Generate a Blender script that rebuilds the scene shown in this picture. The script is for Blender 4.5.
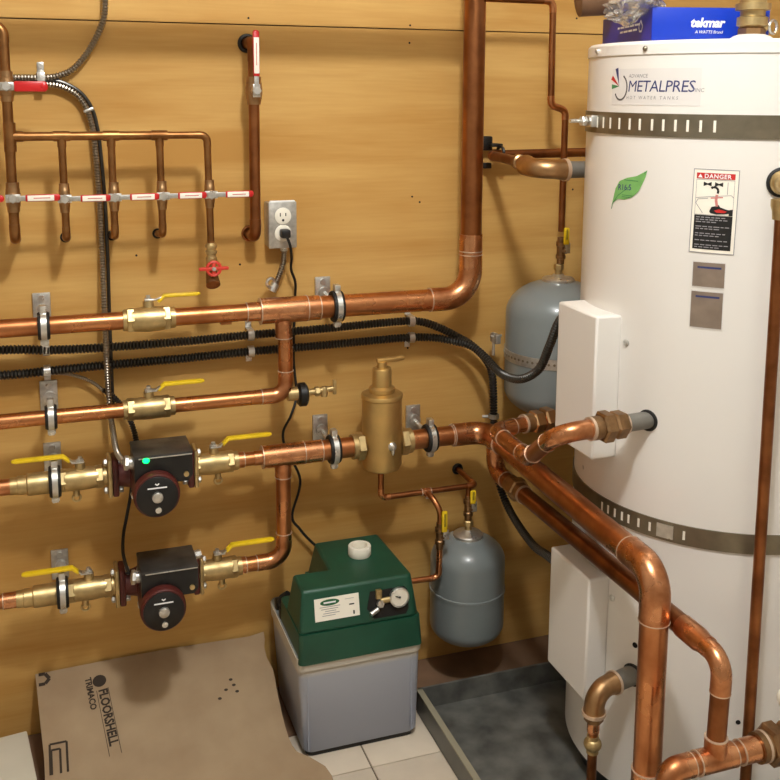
import bpy, bmesh, math, random
from mathutils import Vector, Matrix
random.seed(7)
for o in list(bpy.data.objects): bpy.data.objects.remove(o)
SC = bpy.context.scene
COL = SC.collection
V = Vector
PI = math.pi
rad = math.radians

# ------------------------------------------------------------------ camera
def make_camera():
    yaw, pitch, roll = rad(19.4), rad(9.05), rad(0.35)
    fw0 = V((math.sin(yaw), math.cos(yaw), 0)); rt0 = V((math.cos(yaw), -math.sin(yaw), 0)); up0 = V((0, 0, 1))
    f = fw0 * math.cos(pitch) - up0 * math.sin(pitch)
    u = up0 * math.cos(pitch) + fw0 * math.sin(pitch)
    r = rt0 * math.cos(roll) + u * math.sin(roll)
    u = u * math.cos(roll) - rt0 * math.sin(roll)
    cd = bpy.data.cameras.new('camera'); co = bpy.data.objects.new('camera', cd); COL.objects.link(co)
    m = Matrix((r, u, -f)).transposed().to_4x4(); m.translation = V((0, -1.95, 1.2735))
    co.matrix_world = m
    cd.sensor_fit = 'HORIZONTAL'; cd.sensor_width = 36.0; cd.lens = 1000.0 / 780.0 * 36.0
    cd.shift_y = -140.0 / 780.0; cd.clip_start = 0.02
    SC.camera = co
make_camera()

# ------------------------------------------------------------------ world, lights, exposure
w = bpy.data.worlds.new('world'); SC.world = w; w.use_nodes = True
w.node_tree.nodes['Background'].inputs[0].default_value = (0.9, 0.8, 0.65, 1)
w.node_tree.nodes['Background'].inputs[1].default_value = 0.05
def area_light(name, loc, size, power, color, rot=(0, 0, 0), size_y=None):
    l = bpy.data.lights.new(name, 'AREA'); l.energy = power; l.color = color
    l.shape = 'RECTANGLE' if size_y else 'DISK'; l.size = size
    if size_y: l.size_y = size_y
    o = bpy.data.objects.new(name, l); o.location = loc; o.rotation_euler = rot; COL.objects.link(o); return o
def bulb_light(name, loc, radius, power, color):
    l = bpy.data.lights.new(name, 'POINT'); l.energy = power; l.color = color; l.shadow_soft_size = radius
    o = bpy.data.objects.new(name, l); o.location = loc; COL.objects.link(o); return o
bulb_light('ceiling_bulb', (0.36, -1.30, 2.20), 0.07, 34, (1.0, 1.01, 1.0))
area_light('fill_light', (0.7, -2.3, 2.34), 0.6, 0.8, (1.0, 1.0, 0.97))  # unseen lamp, added as weak fill to lift the shadows
SC.view_settings.view_transform = 'Standard'
SC.view_settings.look = 'None'
SC.view_settings.gamma = 1.0
SC.view_settings.use_curve_mapping = False
SC.view_settings.exposure = 0.92

# ------------------------------------------------------------------ materials
def srgb(c):
    return tuple(((x / 255) / 12.92 if x / 255 <= 0.04045 else ((x / 255 + 0.055) / 1.055) ** 2.4) for x in c)
MATS = {}
def mat(name, col, rough=0.5, metal=0.0, var=0.0, scale=20.0, stretch=(1, 1, 1), bump=0.0, col2=None, emit=None, rvar=0.0, coat=0.0, trans=0.0, alpha=1.0):
    m = bpy.data.materials.new(name); m.use_nodes = True
    nt = m.node_tree; b = nt.nodes['Principled BSDF']
    c = srgb(col); b.inputs['Base Color'].default_value = (*c, 1)
    b.inputs['Roughness'].default_value = rough; b.inputs['Metallic'].default_value = metal
    b.inputs['Coat Weight'].default_value = coat
    b.inputs['Transmission Weight'].default_value = trans
    b.inputs['Alpha'].default_value = alpha
    if emit:
        b.inputs['Emission Color'].default_value = (*srgb(emit[0]), 1); b.inputs['Emission Strength'].default_value = emit[1]
    if var or bump or col2 or rvar:
        tc = nt.nodes.new('ShaderNodeTexCoord'); mp = nt.nodes.new('ShaderNodeMapping'); mp.inputs['Scale'].default_value = stretch
        geo = nt.nodes.new('ShaderNodeNewGeometry')
        nt.links.new(geo.outputs['Position'], mp.inputs['Vector'])
        n = nt.nodes.new('ShaderNodeTexNoise'); n.inputs['Scale'].default_value = scale; n.inputs['Detail'].default_value = 5
        nt.links.new(mp.outputs[0], n.inputs['Vector'])
        rp = nt.nodes.new('ShaderNodeValToRGB')
        c2 = srgb(col2) if col2 else tuple(x * (1 - var) for x in c)
        c1 = c if col2 else tuple(min(1, x * (1 + var * .5)) for x in c)
        rp.color_ramp.elements[0].position = 0.3; rp.color_ramp.elements[0].color = (*c2, 1)
        rp.color_ramp.elements[1].position = 0.7; rp.color_ramp.elements[1].color = (*c1, 1)
        nt.links.new(n.outputs['Fac'], rp.inputs[0]); nt.links.new(rp.outputs[0], b.inputs['Base Color'])
        if rvar:
            mr = nt.nodes.new('ShaderNodeMapRange'); mr.inputs[1].default_value = 0.3; mr.inputs[2].default_value = 0.7
            mr.inputs[3].default_value = rough + rvar; mr.inputs[4].default_value = max(0.05, rough - rvar)
            nt.links.new(n.outputs['Fac'], mr.inputs[0]); nt.links.new(mr.outputs[0], b.inputs['Roughness'])
        if bump:
            bp = nt.nodes.new('ShaderNodeBump'); bp.inputs['Strength'].default_value = bump; bp.inputs['Distance'].default_value = 0.002
            nt.links.new(n.outputs['Fac'], bp.inputs['Height']); nt.links.new(bp.outputs[0], b.inputs['Normal'])
    MATS[name] = m
    return m

def plywood_mat():
    m = bpy.data.materials.new('plywood'); m.use_nodes = True; nt = m.node_tree; b = nt.nodes['Principled BSDF']
    L = nt.links.new; N = nt.nodes.new
    g = N('ShaderNodeNewGeometry')
    def noise(sc, st, det=4, dist=0.0):
        mp = N('ShaderNodeMapping'); mp.inputs['Scale'].default_value = st; L(g.outputs['Position'], mp.inputs[0])
        n = N('ShaderNodeTexNoise'); n.inputs['Scale'].default_value = sc; n.inputs['Detail'].default_value = det; n.inputs['Distortion'].default_value = dist
        L(mp.outputs[0], n.inputs[0]); return n
    n1 = noise(1.0, (1.5, 1, 14), 6, .6); n2 = noise(2.2, (1, 1, 1.8), 3); n3 = noise(1.0, (9, 1, 170), 3)
    mx = N('ShaderNodeMath'); mx.operation = 'MULTIPLY_ADD'; mx.inputs[1].default_value = .55; L(n1.outputs['Fac'], mx.inputs[0])
    m2 = N('ShaderNodeMath'); m2.operation = 'MULTIPLY_ADD'; m2.inputs[1].default_value = .3; L(n2.outputs['Fac'], m2.inputs[0]); L(mx.outputs[0], m2.inputs[2])
    mx.inputs[2].default_value = 0.0
    m3 = N('ShaderNodeMath'); m3.operation = 'MULTIPLY_ADD'; m3.inputs[1].default_value = .15; L(n3.outputs['Fac'], m3.inputs[0]); L(m2.outputs[0], m3.inputs[2])
    rp = N('ShaderNodeValToRGB'); e = rp.color_ramp.elements
    e[0].position = .37; e[0].color = (*srgb((186, 138, 70)), 1); e[1].position = .63; e[1].color = (*srgb((212, 170, 101)), 1)
    L(m3.outputs[0], rp.inputs[0]); L(rp.outputs[0], b.inputs['Base Color'])
    b.inputs['Roughness'].default_value = .62; b.inputs['Specular IOR Level'].default_value = .25
    bp = N('ShaderNodeBump'); bp.inputs['Strength'].default_value = .12; bp.inputs['Distance'].default_value = .002
    L(m3.outputs[0], bp.inputs['Height']); L(bp.outputs[0], b.inputs['Normal'])
    return m
PLY = plywood_mat()
COP = mat('copper', (212, 148, 100), .32, 1.0, col2=(164, 102, 62), scale=14, rvar=.1)
COPD = mat('aged_copper', (170, 112, 70), .37, 1.0, col2=(120, 73, 43), scale=16, rvar=.1)
COPF = mat('copper_fitting', (226, 166, 122), .29, 1.0, col2=(172, 110, 70), scale=30, rvar=.1)
COPM = mat('manifold_copper', (168, 122, 76), .40, 1.0, col2=(120, 80, 46), scale=24, rvar=.08)
SOLD = mat('solder', (214, 190, 166), .4, .6)
BRASS = mat('brass', (200, 176, 126), .42, .9, var=.3, scale=40, rvar=.08)
SEPB = mat('separator_brass', (208, 174, 110), .44, .85, var=.12, scale=30)
BRONZ = mat('bronze', (176, 140, 100), .40, 1.0, var=.25, scale=40, rvar=.08)
BRONZD = mat('dark_bronze', (150, 118, 84), .44, 1.0, var=.35, scale=60)
STEEL = mat('zinc_steel', (216, 215, 210), .34, .9, var=.2, scale=60, rvar=.1)
GALV = mat('galvanised', (198, 196, 190), .42, .85, var=.2, scale=120)
NIP = mat('grey_nipple', (130, 127, 120), .5, .5, var=.1, scale=60)
DKST = mat('dark_steel', (136, 128, 110), .42, .85, var=.15, scale=40)
RUB = mat('black_rubber', (18, 17, 16), .6)
BLKP = mat('black_plastic', (15, 15, 16), .4, var=.2, scale=40)
BLKG = mat('black_cover', (52, 50, 48), .4, var=.7, scale=25, rvar=.12)
ARM = mat('cable_armour', (162, 154, 142), .28, 1.0)
ARMD = mat('black_armour', (70, 68, 65), .3, .75)
PUMPR = mat('pump_maroon', (84, 30, 24), .45, var=.2, scale=60)
YEL = mat('yellow_vinyl', (236, 200, 28), .42, var=.12, scale=60)
RED = mat('red_vinyl', (196, 30, 32), .35)
REDH = mat('red_wheel', (205, 60, 45), .4)
WHTL = mat('label_white', (244, 238, 224), .5)
WHT = mat('white_enamel', (232, 228, 222), .32, coat=.2, var=.03, scale=3)
WHT2 = mat('white_cover', (232, 228, 222), .42)
GREYT = mat('grey_tank_paint', (124, 132, 133), .3, coat=.25, var=.08, scale=8)
GREEN = mat('green_plastic', (22, 74, 54), .42, var=.25, scale=14)
PANM = mat('pan_plastic', (72, 72, 69), .40, col2=(112, 112, 106), scale=22, rvar=.12)
PANR = mat('pan_rim', (150, 144, 124), .5)
CARD = mat('cardboard', (168, 146, 116), .85, col2=(148, 124, 96), scale=9)
INK = mat('black_ink', (52, 40, 28), .8)
PAPER = mat('pale_paper', (206, 200, 182), .8, var=.06, scale=10)
TILE = mat('tile_cream', (218, 204, 184), .4, var=.08, scale=12)
GROUT = mat('grout', (120, 106, 90), .9, var=.15, scale=80)
PAINT = mat('wall_paint', (196, 191, 182), .8, var=.04, scale=3)
CEIL = mat('ceiling_paint', (214, 211, 204), .9, var=.03, scale=3)
DARK = mat('dark_hole', (22, 16, 12), .9)
BLUE = mat('blue_card', (10, 56, 184), .38, var=.06, scale=8)
NAVY = mat('navy_card', (30, 36, 150), .4, var=.06, scale=8)
PWHT = mat('print_white', (240, 240, 240), .5)
PNAVY = mat('print_navy', (56, 62, 112), .5)
PGREY = mat('print_grey', (150, 146, 150), .5)
PDGREY = mat('print_dark_grey', (92, 88, 88), .5)
PRED = mat('print_red', (196, 40, 36), .5)
PPINK = mat('print_pink', (206, 132, 124), .5)
PBLK = mat('print_black', (20, 20, 20), .5)
PGRN = mat('leaf_green', (124, 184, 104), .5, var=.12, scale=60)
PGRND = mat('leaf_dark_green', (70, 136, 84), .5)
STICK = mat('sticker_grey', (222, 218, 214), .5)
PLATE = mat('rating_plate', (150, 134, 120), .4, .4, var=.15, scale=40)
IVORY = mat('ivory_plastic', (240, 234, 218), .4)
BAG = mat('plastic_bag', (235, 232, 226), .12, trans=.8, var=.05, scale=30)
BROWN = mat('brown_wrap', (120, 86, 58), .6, var=.2, scale=20)
LED = mat('led_green', (10, 240, 90), .4, emit=((0, 255, 90), 3))
GLASS = mat('gauge_face', (228, 222, 206), .15)

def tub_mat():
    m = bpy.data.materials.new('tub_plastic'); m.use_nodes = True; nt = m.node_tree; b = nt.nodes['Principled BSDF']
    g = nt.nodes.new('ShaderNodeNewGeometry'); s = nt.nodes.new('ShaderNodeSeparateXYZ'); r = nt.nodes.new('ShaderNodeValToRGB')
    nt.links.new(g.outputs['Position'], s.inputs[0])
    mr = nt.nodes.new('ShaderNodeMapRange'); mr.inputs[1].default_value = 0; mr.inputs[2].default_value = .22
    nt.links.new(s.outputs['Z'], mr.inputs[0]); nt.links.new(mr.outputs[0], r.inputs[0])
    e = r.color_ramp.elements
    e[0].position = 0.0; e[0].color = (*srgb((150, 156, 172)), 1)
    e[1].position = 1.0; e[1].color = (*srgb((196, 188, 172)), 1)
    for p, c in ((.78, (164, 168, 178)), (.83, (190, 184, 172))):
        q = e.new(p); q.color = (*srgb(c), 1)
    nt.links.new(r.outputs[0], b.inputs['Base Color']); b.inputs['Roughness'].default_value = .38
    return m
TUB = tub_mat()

# ------------------------------------------------------------------ mesh builder
def frame_of(d):
    d = V(d).normalized(); a = V((0, 0, 1)) if abs(d.z) < .9 else V((1, 0, 0))
    x = a.cross(d).normalized(); y = d.cross(x).normalized(); return x, y, d

class MB:
    def __init__(s): s.v = []; s.f = []
    def add(s, vs, fs):
        o = len(s.v); s.v += [V(v) for v in vs]; s.f += [tuple(i + o for i in f) for f in fs]; return s
    def box(s, c, d, R=None):
        c = V(c); h = V(d) / 2
        vs = [V((x * h.x, y * h.y, z * h.z)) for x in (-1, 1) for y in (-1, 1) for z in (-1, 1)]
        if R is not None: vs = [R @ v for v in vs]
        return s.add([c + v for v in vs], [(0, 1, 3, 2), (4, 6, 7, 5), (0, 4, 5, 1), (2, 3, 7, 6), (0, 2, 6, 4), (1, 5, 7, 3)])
    def bbox(s, c, d, b=.003, R=None):       # box with chamfered edges
        bm = bmesh.new(); bmesh.ops.create_cube(bm, size=1.0)
        for v in bm.verts: v.co = V((v.co.x * d[0], v.co.y * d[1], v.co.z * d[2]))
        bmesh.ops.bevel(bm, geom=list(bm.edges), offset=b, segments=2, affect='EDGES', profile=.5)
        bm.verts.index_update(); vs = [v.co.copy() for v in bm.verts]; fs = [tuple(v.index for v in f.verts) for f in bm.faces]; bm.free()
        if R is not None: vs = [R @ v for v in vs]
        return s.add([V(c) + v for v in vs], fs)
    def prof(s, p, d, prof, n=20, cap=True):  # lathe: prof = [(dist along d, radius)]
        p = V(p); x, y, d = frame_of(d); vs = []; fs = []
        for t, r in prof:
            for k in range(n):
                a = 2 * PI * k / n; vs.append(p + d * t + x * (r * math.cos(a)) + y * (r * math.sin(a)))
        m = len(prof)
        for i in range(m - 1):
            for k in range(n):
                k2 = (k + 1) % n; fs.append((i * n + k, i * n + k2, (i + 1) * n + k2, (i + 1) * n + k))
        if cap:
            fs.append(tuple(range(n))[::-1]); fs.append(tuple((m - 1) * n + k for k in range(n)))
        return s.add(vs, fs)
    def cyl(s, a, b, r, r2=None, n=20):
        a = V(a); b = V(b); return s.prof(a, b - a, [(0, r), ((b - a).length, r if r2 is None else r2)], n)
    def hexn(s, a, b, r):                    # hexagonal nut with chamfers
        a = V(a); b = V(b); L = (b - a).length; return s.prof(a, b - a, [(0, r * .86), (L * .15, r), (L * .85, r), (L, r * .86)], 6)
    def tube(s, pts, r, n=14, cap=True):     # pts with optional per-point radius
        pts = [V(p) for p in pts]; m = len(pts); rr = r if isinstance(r, (list, tuple)) else [r] * m
        tg = []
        for i in range(m):
            t = pts[min(i + 1, m - 1)] - pts[max(i - 1, 0)]; tg.append(t.normalized())
        x, y, _ = frame_of(tg[0]); vs = []; fs = []
        for i in range(m):
            if i: x = (x - tg[i] * x.dot(tg[i])).normalized(); y = tg[i].cross(x)
            for k in range(n):
                a = 2 * PI * k / n; vs.append(pts[i] + x * (rr[i] * math.cos(a)) + y * (rr[i] * math.sin(a)))
        for i in range(m - 1):
            for k in range(n):
                k2 = (k + 1) % n; fs.append((i * n + k, i * n + k2, (i + 1) * n + k2, (i + 1) * n + k))
        if cap: fs.append(tuple(range(n))[::-1]); fs.append(tuple((m - 1) * n + k for k in range(n)))
        return s.add(vs, fs)
    def torus(s, p, d, R, r, n=24, m=10):
        p = V(p); x, y, d = frame_of(d); vs = []; fs = []
        for i in range(n):
            a = 2 * PI * i / n; e = x * math.cos(a) + y * math.sin(a)
            for k in range(m):
                b = 2 * PI * k / m; vs.append(p + e * (R + r * math.cos(b)) + d * (r * math.sin(b)))
        for i in range(n):
            for k in range(m):
                i2 = (i + 1) % n; k2 = (k + 1) % m; fs.append((i * m + k, i2 * m + k, i2 * m + k2, i * m + k2))
        return s.add(vs, fs)
    def ball(s, p, r, sc=(1, 1, 1), n=16):
        p = V(p); m = n // 2; vs = []; fs = []
        for i in range(m + 1):
            a = PI * i / m
            for k in range(n):
                b = 2 * PI * k / n
                vs.append(p + V((r * sc[0] * math.sin(a) * math.cos(b), r * sc[1] * math.sin(a) * math.sin(b), r * sc[2] * math.cos(a))))
        for i in range(m):
            for k in range(n):
                k2 = (k + 1) % n; fs.append((i * n + k, (i + 1) * n + k, (i + 1) * n + k2, i * n + k2))
        return s.add(vs, fs)
    def prism(s, poly, z0, z1, poly1=None):  # vertical prism, optional other outline on top
        n = len(poly); q = poly1 or poly
        vs = [V((a[0], a[1], z0)) for a in poly] + [V((a[0], a[1], z1)) for a in q]
        return s.add(vs, [tuple(range(n))[::-1], tuple(range(n, 2 * n))] + [(i, (i + 1) % n, n + (i + 1) % n, n + i) for i in range(n)])
    def plane_poly(s, pts, depth):           # flat outline extruded along vector depth
        n = len(pts); d = V(depth); vs = [V(p) for p in pts] + [V(p) + d for p in pts]
        return s.add(vs, [tuple(range(n)), tuple(range(n, 2 * n))[::-1]] + [(i, n + i, n + (i + 1) % n, (i + 1) % n) for i in range(n)])

INV = {}                                      # object name -> world matrix of its local space
def mesh_of(name, mb, inv=None, smooth=35):
    bm = bmesh.new()
    vs = [bm.verts.new(inv @ v if inv is not None else v) for v in mb.v]
    for f in mb.f:
        try: bm.faces.new([vs[i] for i in f])
        except ValueError: pass
    bmesh.ops.remove_doubles(bm, verts=bm.verts, dist=1e-6)
    bmesh.ops.recalc_face_normals(bm, faces=bm.faces)
    me = bpy.data.meshes.new(name); bm.to_mesh(me); bm.free()
    if smooth:
        for p in me.polygons: p.use_smooth = True
        me.set_sharp_from_angle(angle=rad(smooth))
    return me
def put(o, label=None, cat=None, group=None, kind=None):
    if label: o['label'] = label
    if cat: o['category'] = cat
    if group: o['group'] = group
    if kind: o['kind'] = kind
    return o
def thing(name, label, cat, loc=(0, 0, 0), R=None, group=None):
    o = bpy.data.objects.new(name, None); COL.objects.link(o); o.empty_display_size = .03
    m = (R.to_4x4() if R is not None else Matrix.Identity(4)).copy(); m.translation = V(loc)
    o.matrix_basis = m; INV[o.name] = m
    return put(o, label, cat, group)
def build(name, mb, m, parent=None, world=True, smooth=35, label=None, cat=None, group=None, kind=None, mesh=None, origin=None):
    inv = None; wm = Matrix.Identity(4)
    if parent is not None: wm = INV[parent.name]
    elif origin is not None: wm = Matrix.Translation(V(origin))
    if world: inv = wm.inverted()
    me = mesh if mesh is not None else mesh_of(name, mb, inv, smooth)
    if mesh is None: me.materials.append(m)
    o = bpy.data.objects.new(name, me); COL.objects.link(o)
    if parent is not None: o.parent = parent
    elif origin is not None: o.location = V(origin)
    INV[o.name] = wm
    return put(o, label, cat, group, kind)
CACHE = {}
def lpart(name, key, fn, m, parent):           # part in the thing's own space, mesh shared between alike things
    if key not in CACHE:
        mb = MB(); fn(mb); me = mesh_of(name, mb); me.materials.append(m); CACHE[key] = me
    return build(name, None, m, parent, mesh=CACHE[key])
def axes(x, z):                                # rotation: local X -> x, local Z -> z
    x = V(x).normalized(); z = V(z); z = (z - x * x.dot(z)).normalized(); y = z.cross(x)
    return Matrix((x, y, z)).transposed()

def spline(pts, n=10):
    pts = [V(p) for p in pts]; out = []
    P = [pts[0] * 2 - pts[1]] + pts + [pts[-1] * 2 - pts[-2]]
    for i in range(1, len(P) - 2):
        a, b, c, d = P[i - 1], P[i], P[i + 1], P[i + 2]
        for k in range(n):
            t = k / n; out.append(.5 * ((2 * b) + (c - a) * t + (2 * a - 5 * b + 4 * c - d) * t * t + (3 * b - a - 3 * c + d) * t ** 3))
    out.append(pts[-1]); return out
def resample(pts, step):
    out = [pts[0]]; acc = 0.0
    for a, b in zip(pts, pts[1:]):
        L = (b - a).length; t = step - acc
        while t <= L: out.append(a + (b - a) * (t / L)); t += step
        acc = (acc + L) % step if L else acc
    return out
def ribbed(pts, r, pitch=.006):
    ps = resample(spline(pts, 24), pitch / 3); rr = [r * (1.0 if i % 3 else .72) for i in range(len(ps))]
    return MB().tube(ps, rr, 10)

# ------------------------------------------------------------------ pipe helpers
def arc_pts(p, a, b, br, n=9):
    """fillet at corner p between directions a (incoming) and b (outgoing)"""
    ang = a.angle(b); t = br * math.tan(ang / 2); s = p - a * t; e = p + b * t
    nrm = (b - a * a.dot(b)).normalized(); c = s + nrm * br; out = []
    for i in range(n + 1):
        th = ang * i / n; out.append(c - nrm * (br * math.cos(th)) + a * (br * math.sin(th)))
    return out, t
def ring(parent, p, d, r, m=SOLD, wd=.0016, name='solder_ring'):
    d = V(d).normalized(); return build(name, MB().cyl(V(p) - d * wd / 2, V(p) + d * wd / 2, r), m, parent)
def run(parent, pts, r, m=COP, mf=COPF, br=None, sock=1.3, rings=True, fit=1.085):
    """a pipe through pts: straight pieces are 'pipe', each corner an 'elbow' fitting with sockets"""
    pts = [V(p) for p in pts]; br = br or 2.5 * r; cuts = [0.0] * len(pts)
    for i in range(1, len(pts) - 1):
        a = (pts[i] - pts[i - 1]).normalized(); b = (pts[i + 1] - pts[i]).normalized()
        ap, t = arc_pts(pts[i], a, b, br); cuts[i] = t
        L = sock * r
        mb = MB().tube([ap[0] - a * L] + ap + [ap[-1] + b * L], r * fit, 16)
        el = build('elbow', mb, mf, parent)
        if rings:
            ring(el, ap[0] - a * L, a, r * fit * 1.03); ring(el, ap[-1] + b * L, b, r * fit * 1.03)
    for i in range(len(pts) - 1):
        d = (pts[i + 1] - pts[i]); L = d.length; d.normalize()
        a = pts[i] + d * cuts[i]; b = pts[i + 1] - d * cuts[i + 1]
        if (b - a).length > .004: build('pipe', MB().cyl(a, b, r, n=20), m, parent)
def sleeve(parent, a, b, r, name='coupling', m=None, rings=True):
    a = V(a); b = V(b); o = build(name, MB().cyl(a, b, r, n=20), m or COPF, parent); d = b - a
    if rings: ring(o, a, d, r * 1.03); ring(o, b, d, r * 1.03)
    return o
def tee(parent, p, d, L, r, bd, bL, br, m=None):
    p = V(p); d = V(d).normalized(); bd = V(bd).normalized()
    o = build('tee', MB().cyl(p - d * L / 2, p + d * L / 2, r, n=20).cyl(p, p + bd * bL, br, n=18), m or COPF, parent)
    ring(o, p - d * L / 2, d, r * 1.03); ring(o, p + d * L / 2, d, r * 1.03); ring(o, p + bd * bL, bd, br * 1.03)
    return o

# ------------------------------------------------------------------ lettering
def text_mb(s, size, shear=0.0, spacing=1.0, align='LEFT', bold=0.0):
    c = bpy.data.curves.new('txt', 'FONT'); c.body = s; c.size = size; c.shear = shear; c.space_character = spacing; c.align_x = align
    c.resolution_u = 2; c.offset = bold
    o = bpy.data.objects.new('txt', c); COL.objects.link(o)
    dg = bpy.context.evaluated_depsgraph_get(); me = bpy.data.meshes.new_from_object(o.evaluated_get(dg))
    mb = MB(); mb.v = [v.co.copy() for v in me.vertices]; mb.f = [tuple(p.vertices) for p in me.polygons]
    bpy.data.objects.remove(o); bpy.data.curves.remove(c); bpy.data.meshes.remove(me)
    return mb
def mapped(mb, fn):
    r = MB(); r.v = [fn(v) for v in mb.v]; r.f = mb.f; return r
def flat_map(o, ex, ey, off=0.0):
    o = V(o); ex = V(ex).normalized(); ey = V(ey).normalized(); n = ex.cross(ey)
    return lambda v: o + ex * v.x + ey * v.y + n * (off + v.z)
def rect_mb(x0, y0, x1, y1, nx=1):
    mb = MB()
    for i in range(nx):
        a = x0 + (x1 - x0) * i / nx; b = x0 + (x1 - x0) * (i + 1) / nx
        mb.add([(a, y0, 0), (b, y0, 0), (b, y1, 0), (a, y1, 0)], [(0, 1, 2, 3)])
    return mb
def frame_mb(x0, y0, x1, y1, t, nx=1):
    mb = rect_mb(x0, y0, x1, y0 + t, nx)
    for r_ in (rect_mb(x0, y1 - t, x1, y1, nx), rect_mb(x0, y0 + t, x0 + t, y1 - t), rect_mb(x1 - t, y0 + t, x1, y1 - t)):
        mb.add(r_.v, r_.f)
    return mb
def poly_mb(pts): return MB().add([(p[0], p[1], 0) for p in pts], [tuple(range(len(pts)))])
def line_mb(pts, t):
    mb = MB()
    for a, b in zip(pts, pts[1:]):
        a = V((a[0], a[1], 0)); b = V((b[0], b[1], 0)); d = (b - a).normalized(); n = V((-d.y, d.x, 0)) * t / 2
        mb.add([a - n, b - n, b + n, a + n], [(0, 1, 2, 3)])
    return mb

# ================================================================== STRUCTURE
wb = build('wall_back', MB().box((.2, .035, 1.225), (3.2, .03, 2.45)), DARK, kind='structure', smooth=0, label='tan plywood wall behind all the pipework')
SEAM = 1.3975
for z0, z1 in ((0.0, SEAM - .0012), (SEAM + .0012, 2.45)):
    sh = build('plywood_sheet', MB().box((.2, .01, (z0 + z1) / 2), (3.2, .02, z1 - z0)), PLY, wb, smooth=0)
    spots = [(.735, 1.055), (.752, 1.043), (.728, .73), (.742, .515), (1.115, 1.06), (.37, .93), (.726, 1.37), (.17, .958)] if z0 == 0 else [(.727, 1.405), (.395, 1.41), (1.11, 1.43)]
    for x, z in spots: build('nail', MB().cyl((x, -.0006, z), (x, .002, z), .0022, n=8), DARK, sh)
fl = build('floor', MB().box((.2, -1.5, -.02), (3.2, 3.1, .034)), GROUT, kind='structure', smooth=0, label='cream square floor tiles')
tm = None; T = .40
for i in range(-5, 4):
    for j in range(-7, 3):
        x = .547 + (i + .5) * T; y = -.311 + (j + .5) * T
        if y - T / 2 > -.18: continue
        if x < -1.4 or x > 1.75 or y > .19 or y < -2.95: continue
        y1 = min(y + T / 2 - .0015, -.172); y0 = y - T / 2 + .0015
        build('tile', MB().bbox((x, (y0 + y1) / 2, -.004), (T - .003, y1 - y0, .008), .0012), TILE, fl)
build('brown_strip', MB().box((.2, -.0855, -.0015), (3.0, .168, .003)), mat('brown_floor', (128, 98, 74), .8, var=.2, scale=14), fl, smooth=0)  # brown strip of floor along the wall, where the tiles stop
build('wall_left', MB().box((-1.35, -1.5, 1.225), (.1, 3.1, 2.45)), PAINT, kind='structure', smooth=0)
build('wall_right', MB().box((1.75, -1.5, 1.225), (.1, 3.1, 2.45)), PAINT, kind='structure', smooth=0)
build('wall_front', MB().box((.2, -3.05, 1.225), (3.2, .1, 2.45)), PAINT, kind='structure', smooth=0)
build('ceiling', MB().box((.2, -1.5, 2.5), (3.2, 3.1, .1)), CEIL, kind='structure', smooth=0)

# ================================================================== WATER HEATER
TCx, TCy, TR = 1.170, -.479, .265
def tk(th, z, off=0.0):
    a = rad(th); return V((TCx + (TR + off) * math.cos(a), TCy + (TR + off) * math.sin(a), z))
def tn(th): a = rad(th); return V((math.cos(a), math.sin(a), 0))
def tmap(th0, z0, off=.0008, rot=0.0):
    c, s_ = math.cos(rot), math.sin(rot)
    def f(v):
        x = v.x * c - v.y * s_; y = v.x * s_ + v.y * c
        return tk(th0 + math.degrees(x / TR), z0 + y, off + v.z)
    return f
def band_mb(z0, z1, r0, r1, n=96, th0=0, th1=360):
    mb = MB(); vs = []; fs = []
    full = th1 - th0 >= 360; m = n if full else n + 1
    for i in range(m):
        a = rad(th0 + (th1 - th0) * i / n)
        for r_, z in ((r0, z0), (r1, z0), (r1, z1), (r0, z1)): vs.append(V((TCx + r_ * math.cos(a), TCy + r_ * math.sin(a), z)))
    for i in range(n):
        j = (i + 1) % m
        for k in range(4): fs.append((i * 4 + k, j * 4 + k, j * 4 + (k + 1) % 4, i * 4 + (k + 1) % 4))
    if not full: fs += [(0, 1, 2, 3), tuple(n * 4 + k for k in (3, 2, 1, 0))]
    return mb.add(vs, fs)

wh = thing('water_heater', 'tall white cylindrical hot water tank standing in the dark drip pan', 'water heater', (TCx, TCy, .012))
body = build('tank_body', MB().prof((TCx, TCy, .05), (0, 0, 1), [(0, TR - .004), (.004, TR), (1.285, TR), (1.29, TR - .003)], 128), WHT, wh, smooth=25)
build('base_ring', MB().prof((TCx, TCy, .012), (0, 0, 1), [(0, TR - .02), (.04, TR - .012)], 96), BLKP, wh)
lid = build('top_rim', MB().prof((TCx, TCy, 1.333), (0, 0, 1), [(0, TR + .0015), (.0, TR + .002), (.016, TR + .002), (.021, TR - .003), (.0215, .05), (.0215, .01)], 128), WHT, wh, smooth=25)
for th in (170, 198, 250, 290): build('screw', MB().prof(tk(th, 1.342, .002), tn(th), [(0, .004), (.003, .004), (.005, .002)], 8), DKST if th == 198 else STEEL, lid)
# upper steel band with slots and tightening bolt
def strap(z0, z1, th_slots, label):
    b = build('steel_band', band_mb(z0, z1, TR - .001, TR + .0025, 110), DKST, wh, label=label)
    for th in th_slots:
        build('slot', band_mb(z0 + .009, z1 - .009, TR + .0022, TR + .003, 2, th, th + .85), WHTL, b)
    return b
ub = strap(1.2045, 1.2405, [172, 176.8, 181.5, 186.8, 192, 196.6, 201.7, 206, 210.4, 214.6, 218.9, 223.4], 'slotted steel band near the top')
build('worm_housing', MB().bbox(tk(169, 1.224, .006), (.03, .014, .02), .002, Matrix.Rotation(rad(79), 3, 'Z')), STEEL, ub)
build('bolt', MB().cyl(tk(166, 1.224, .012), tk(166, 1.224, .012) + V((-.034, -.004, 0)), .0035, n=10).hexn(tk(168, 1.224, .012) + V((-.004, 0, 0)), tk(168, 1.224, .012) + V((-.014, -.001, 0)), .009), STEEL, ub)
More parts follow.
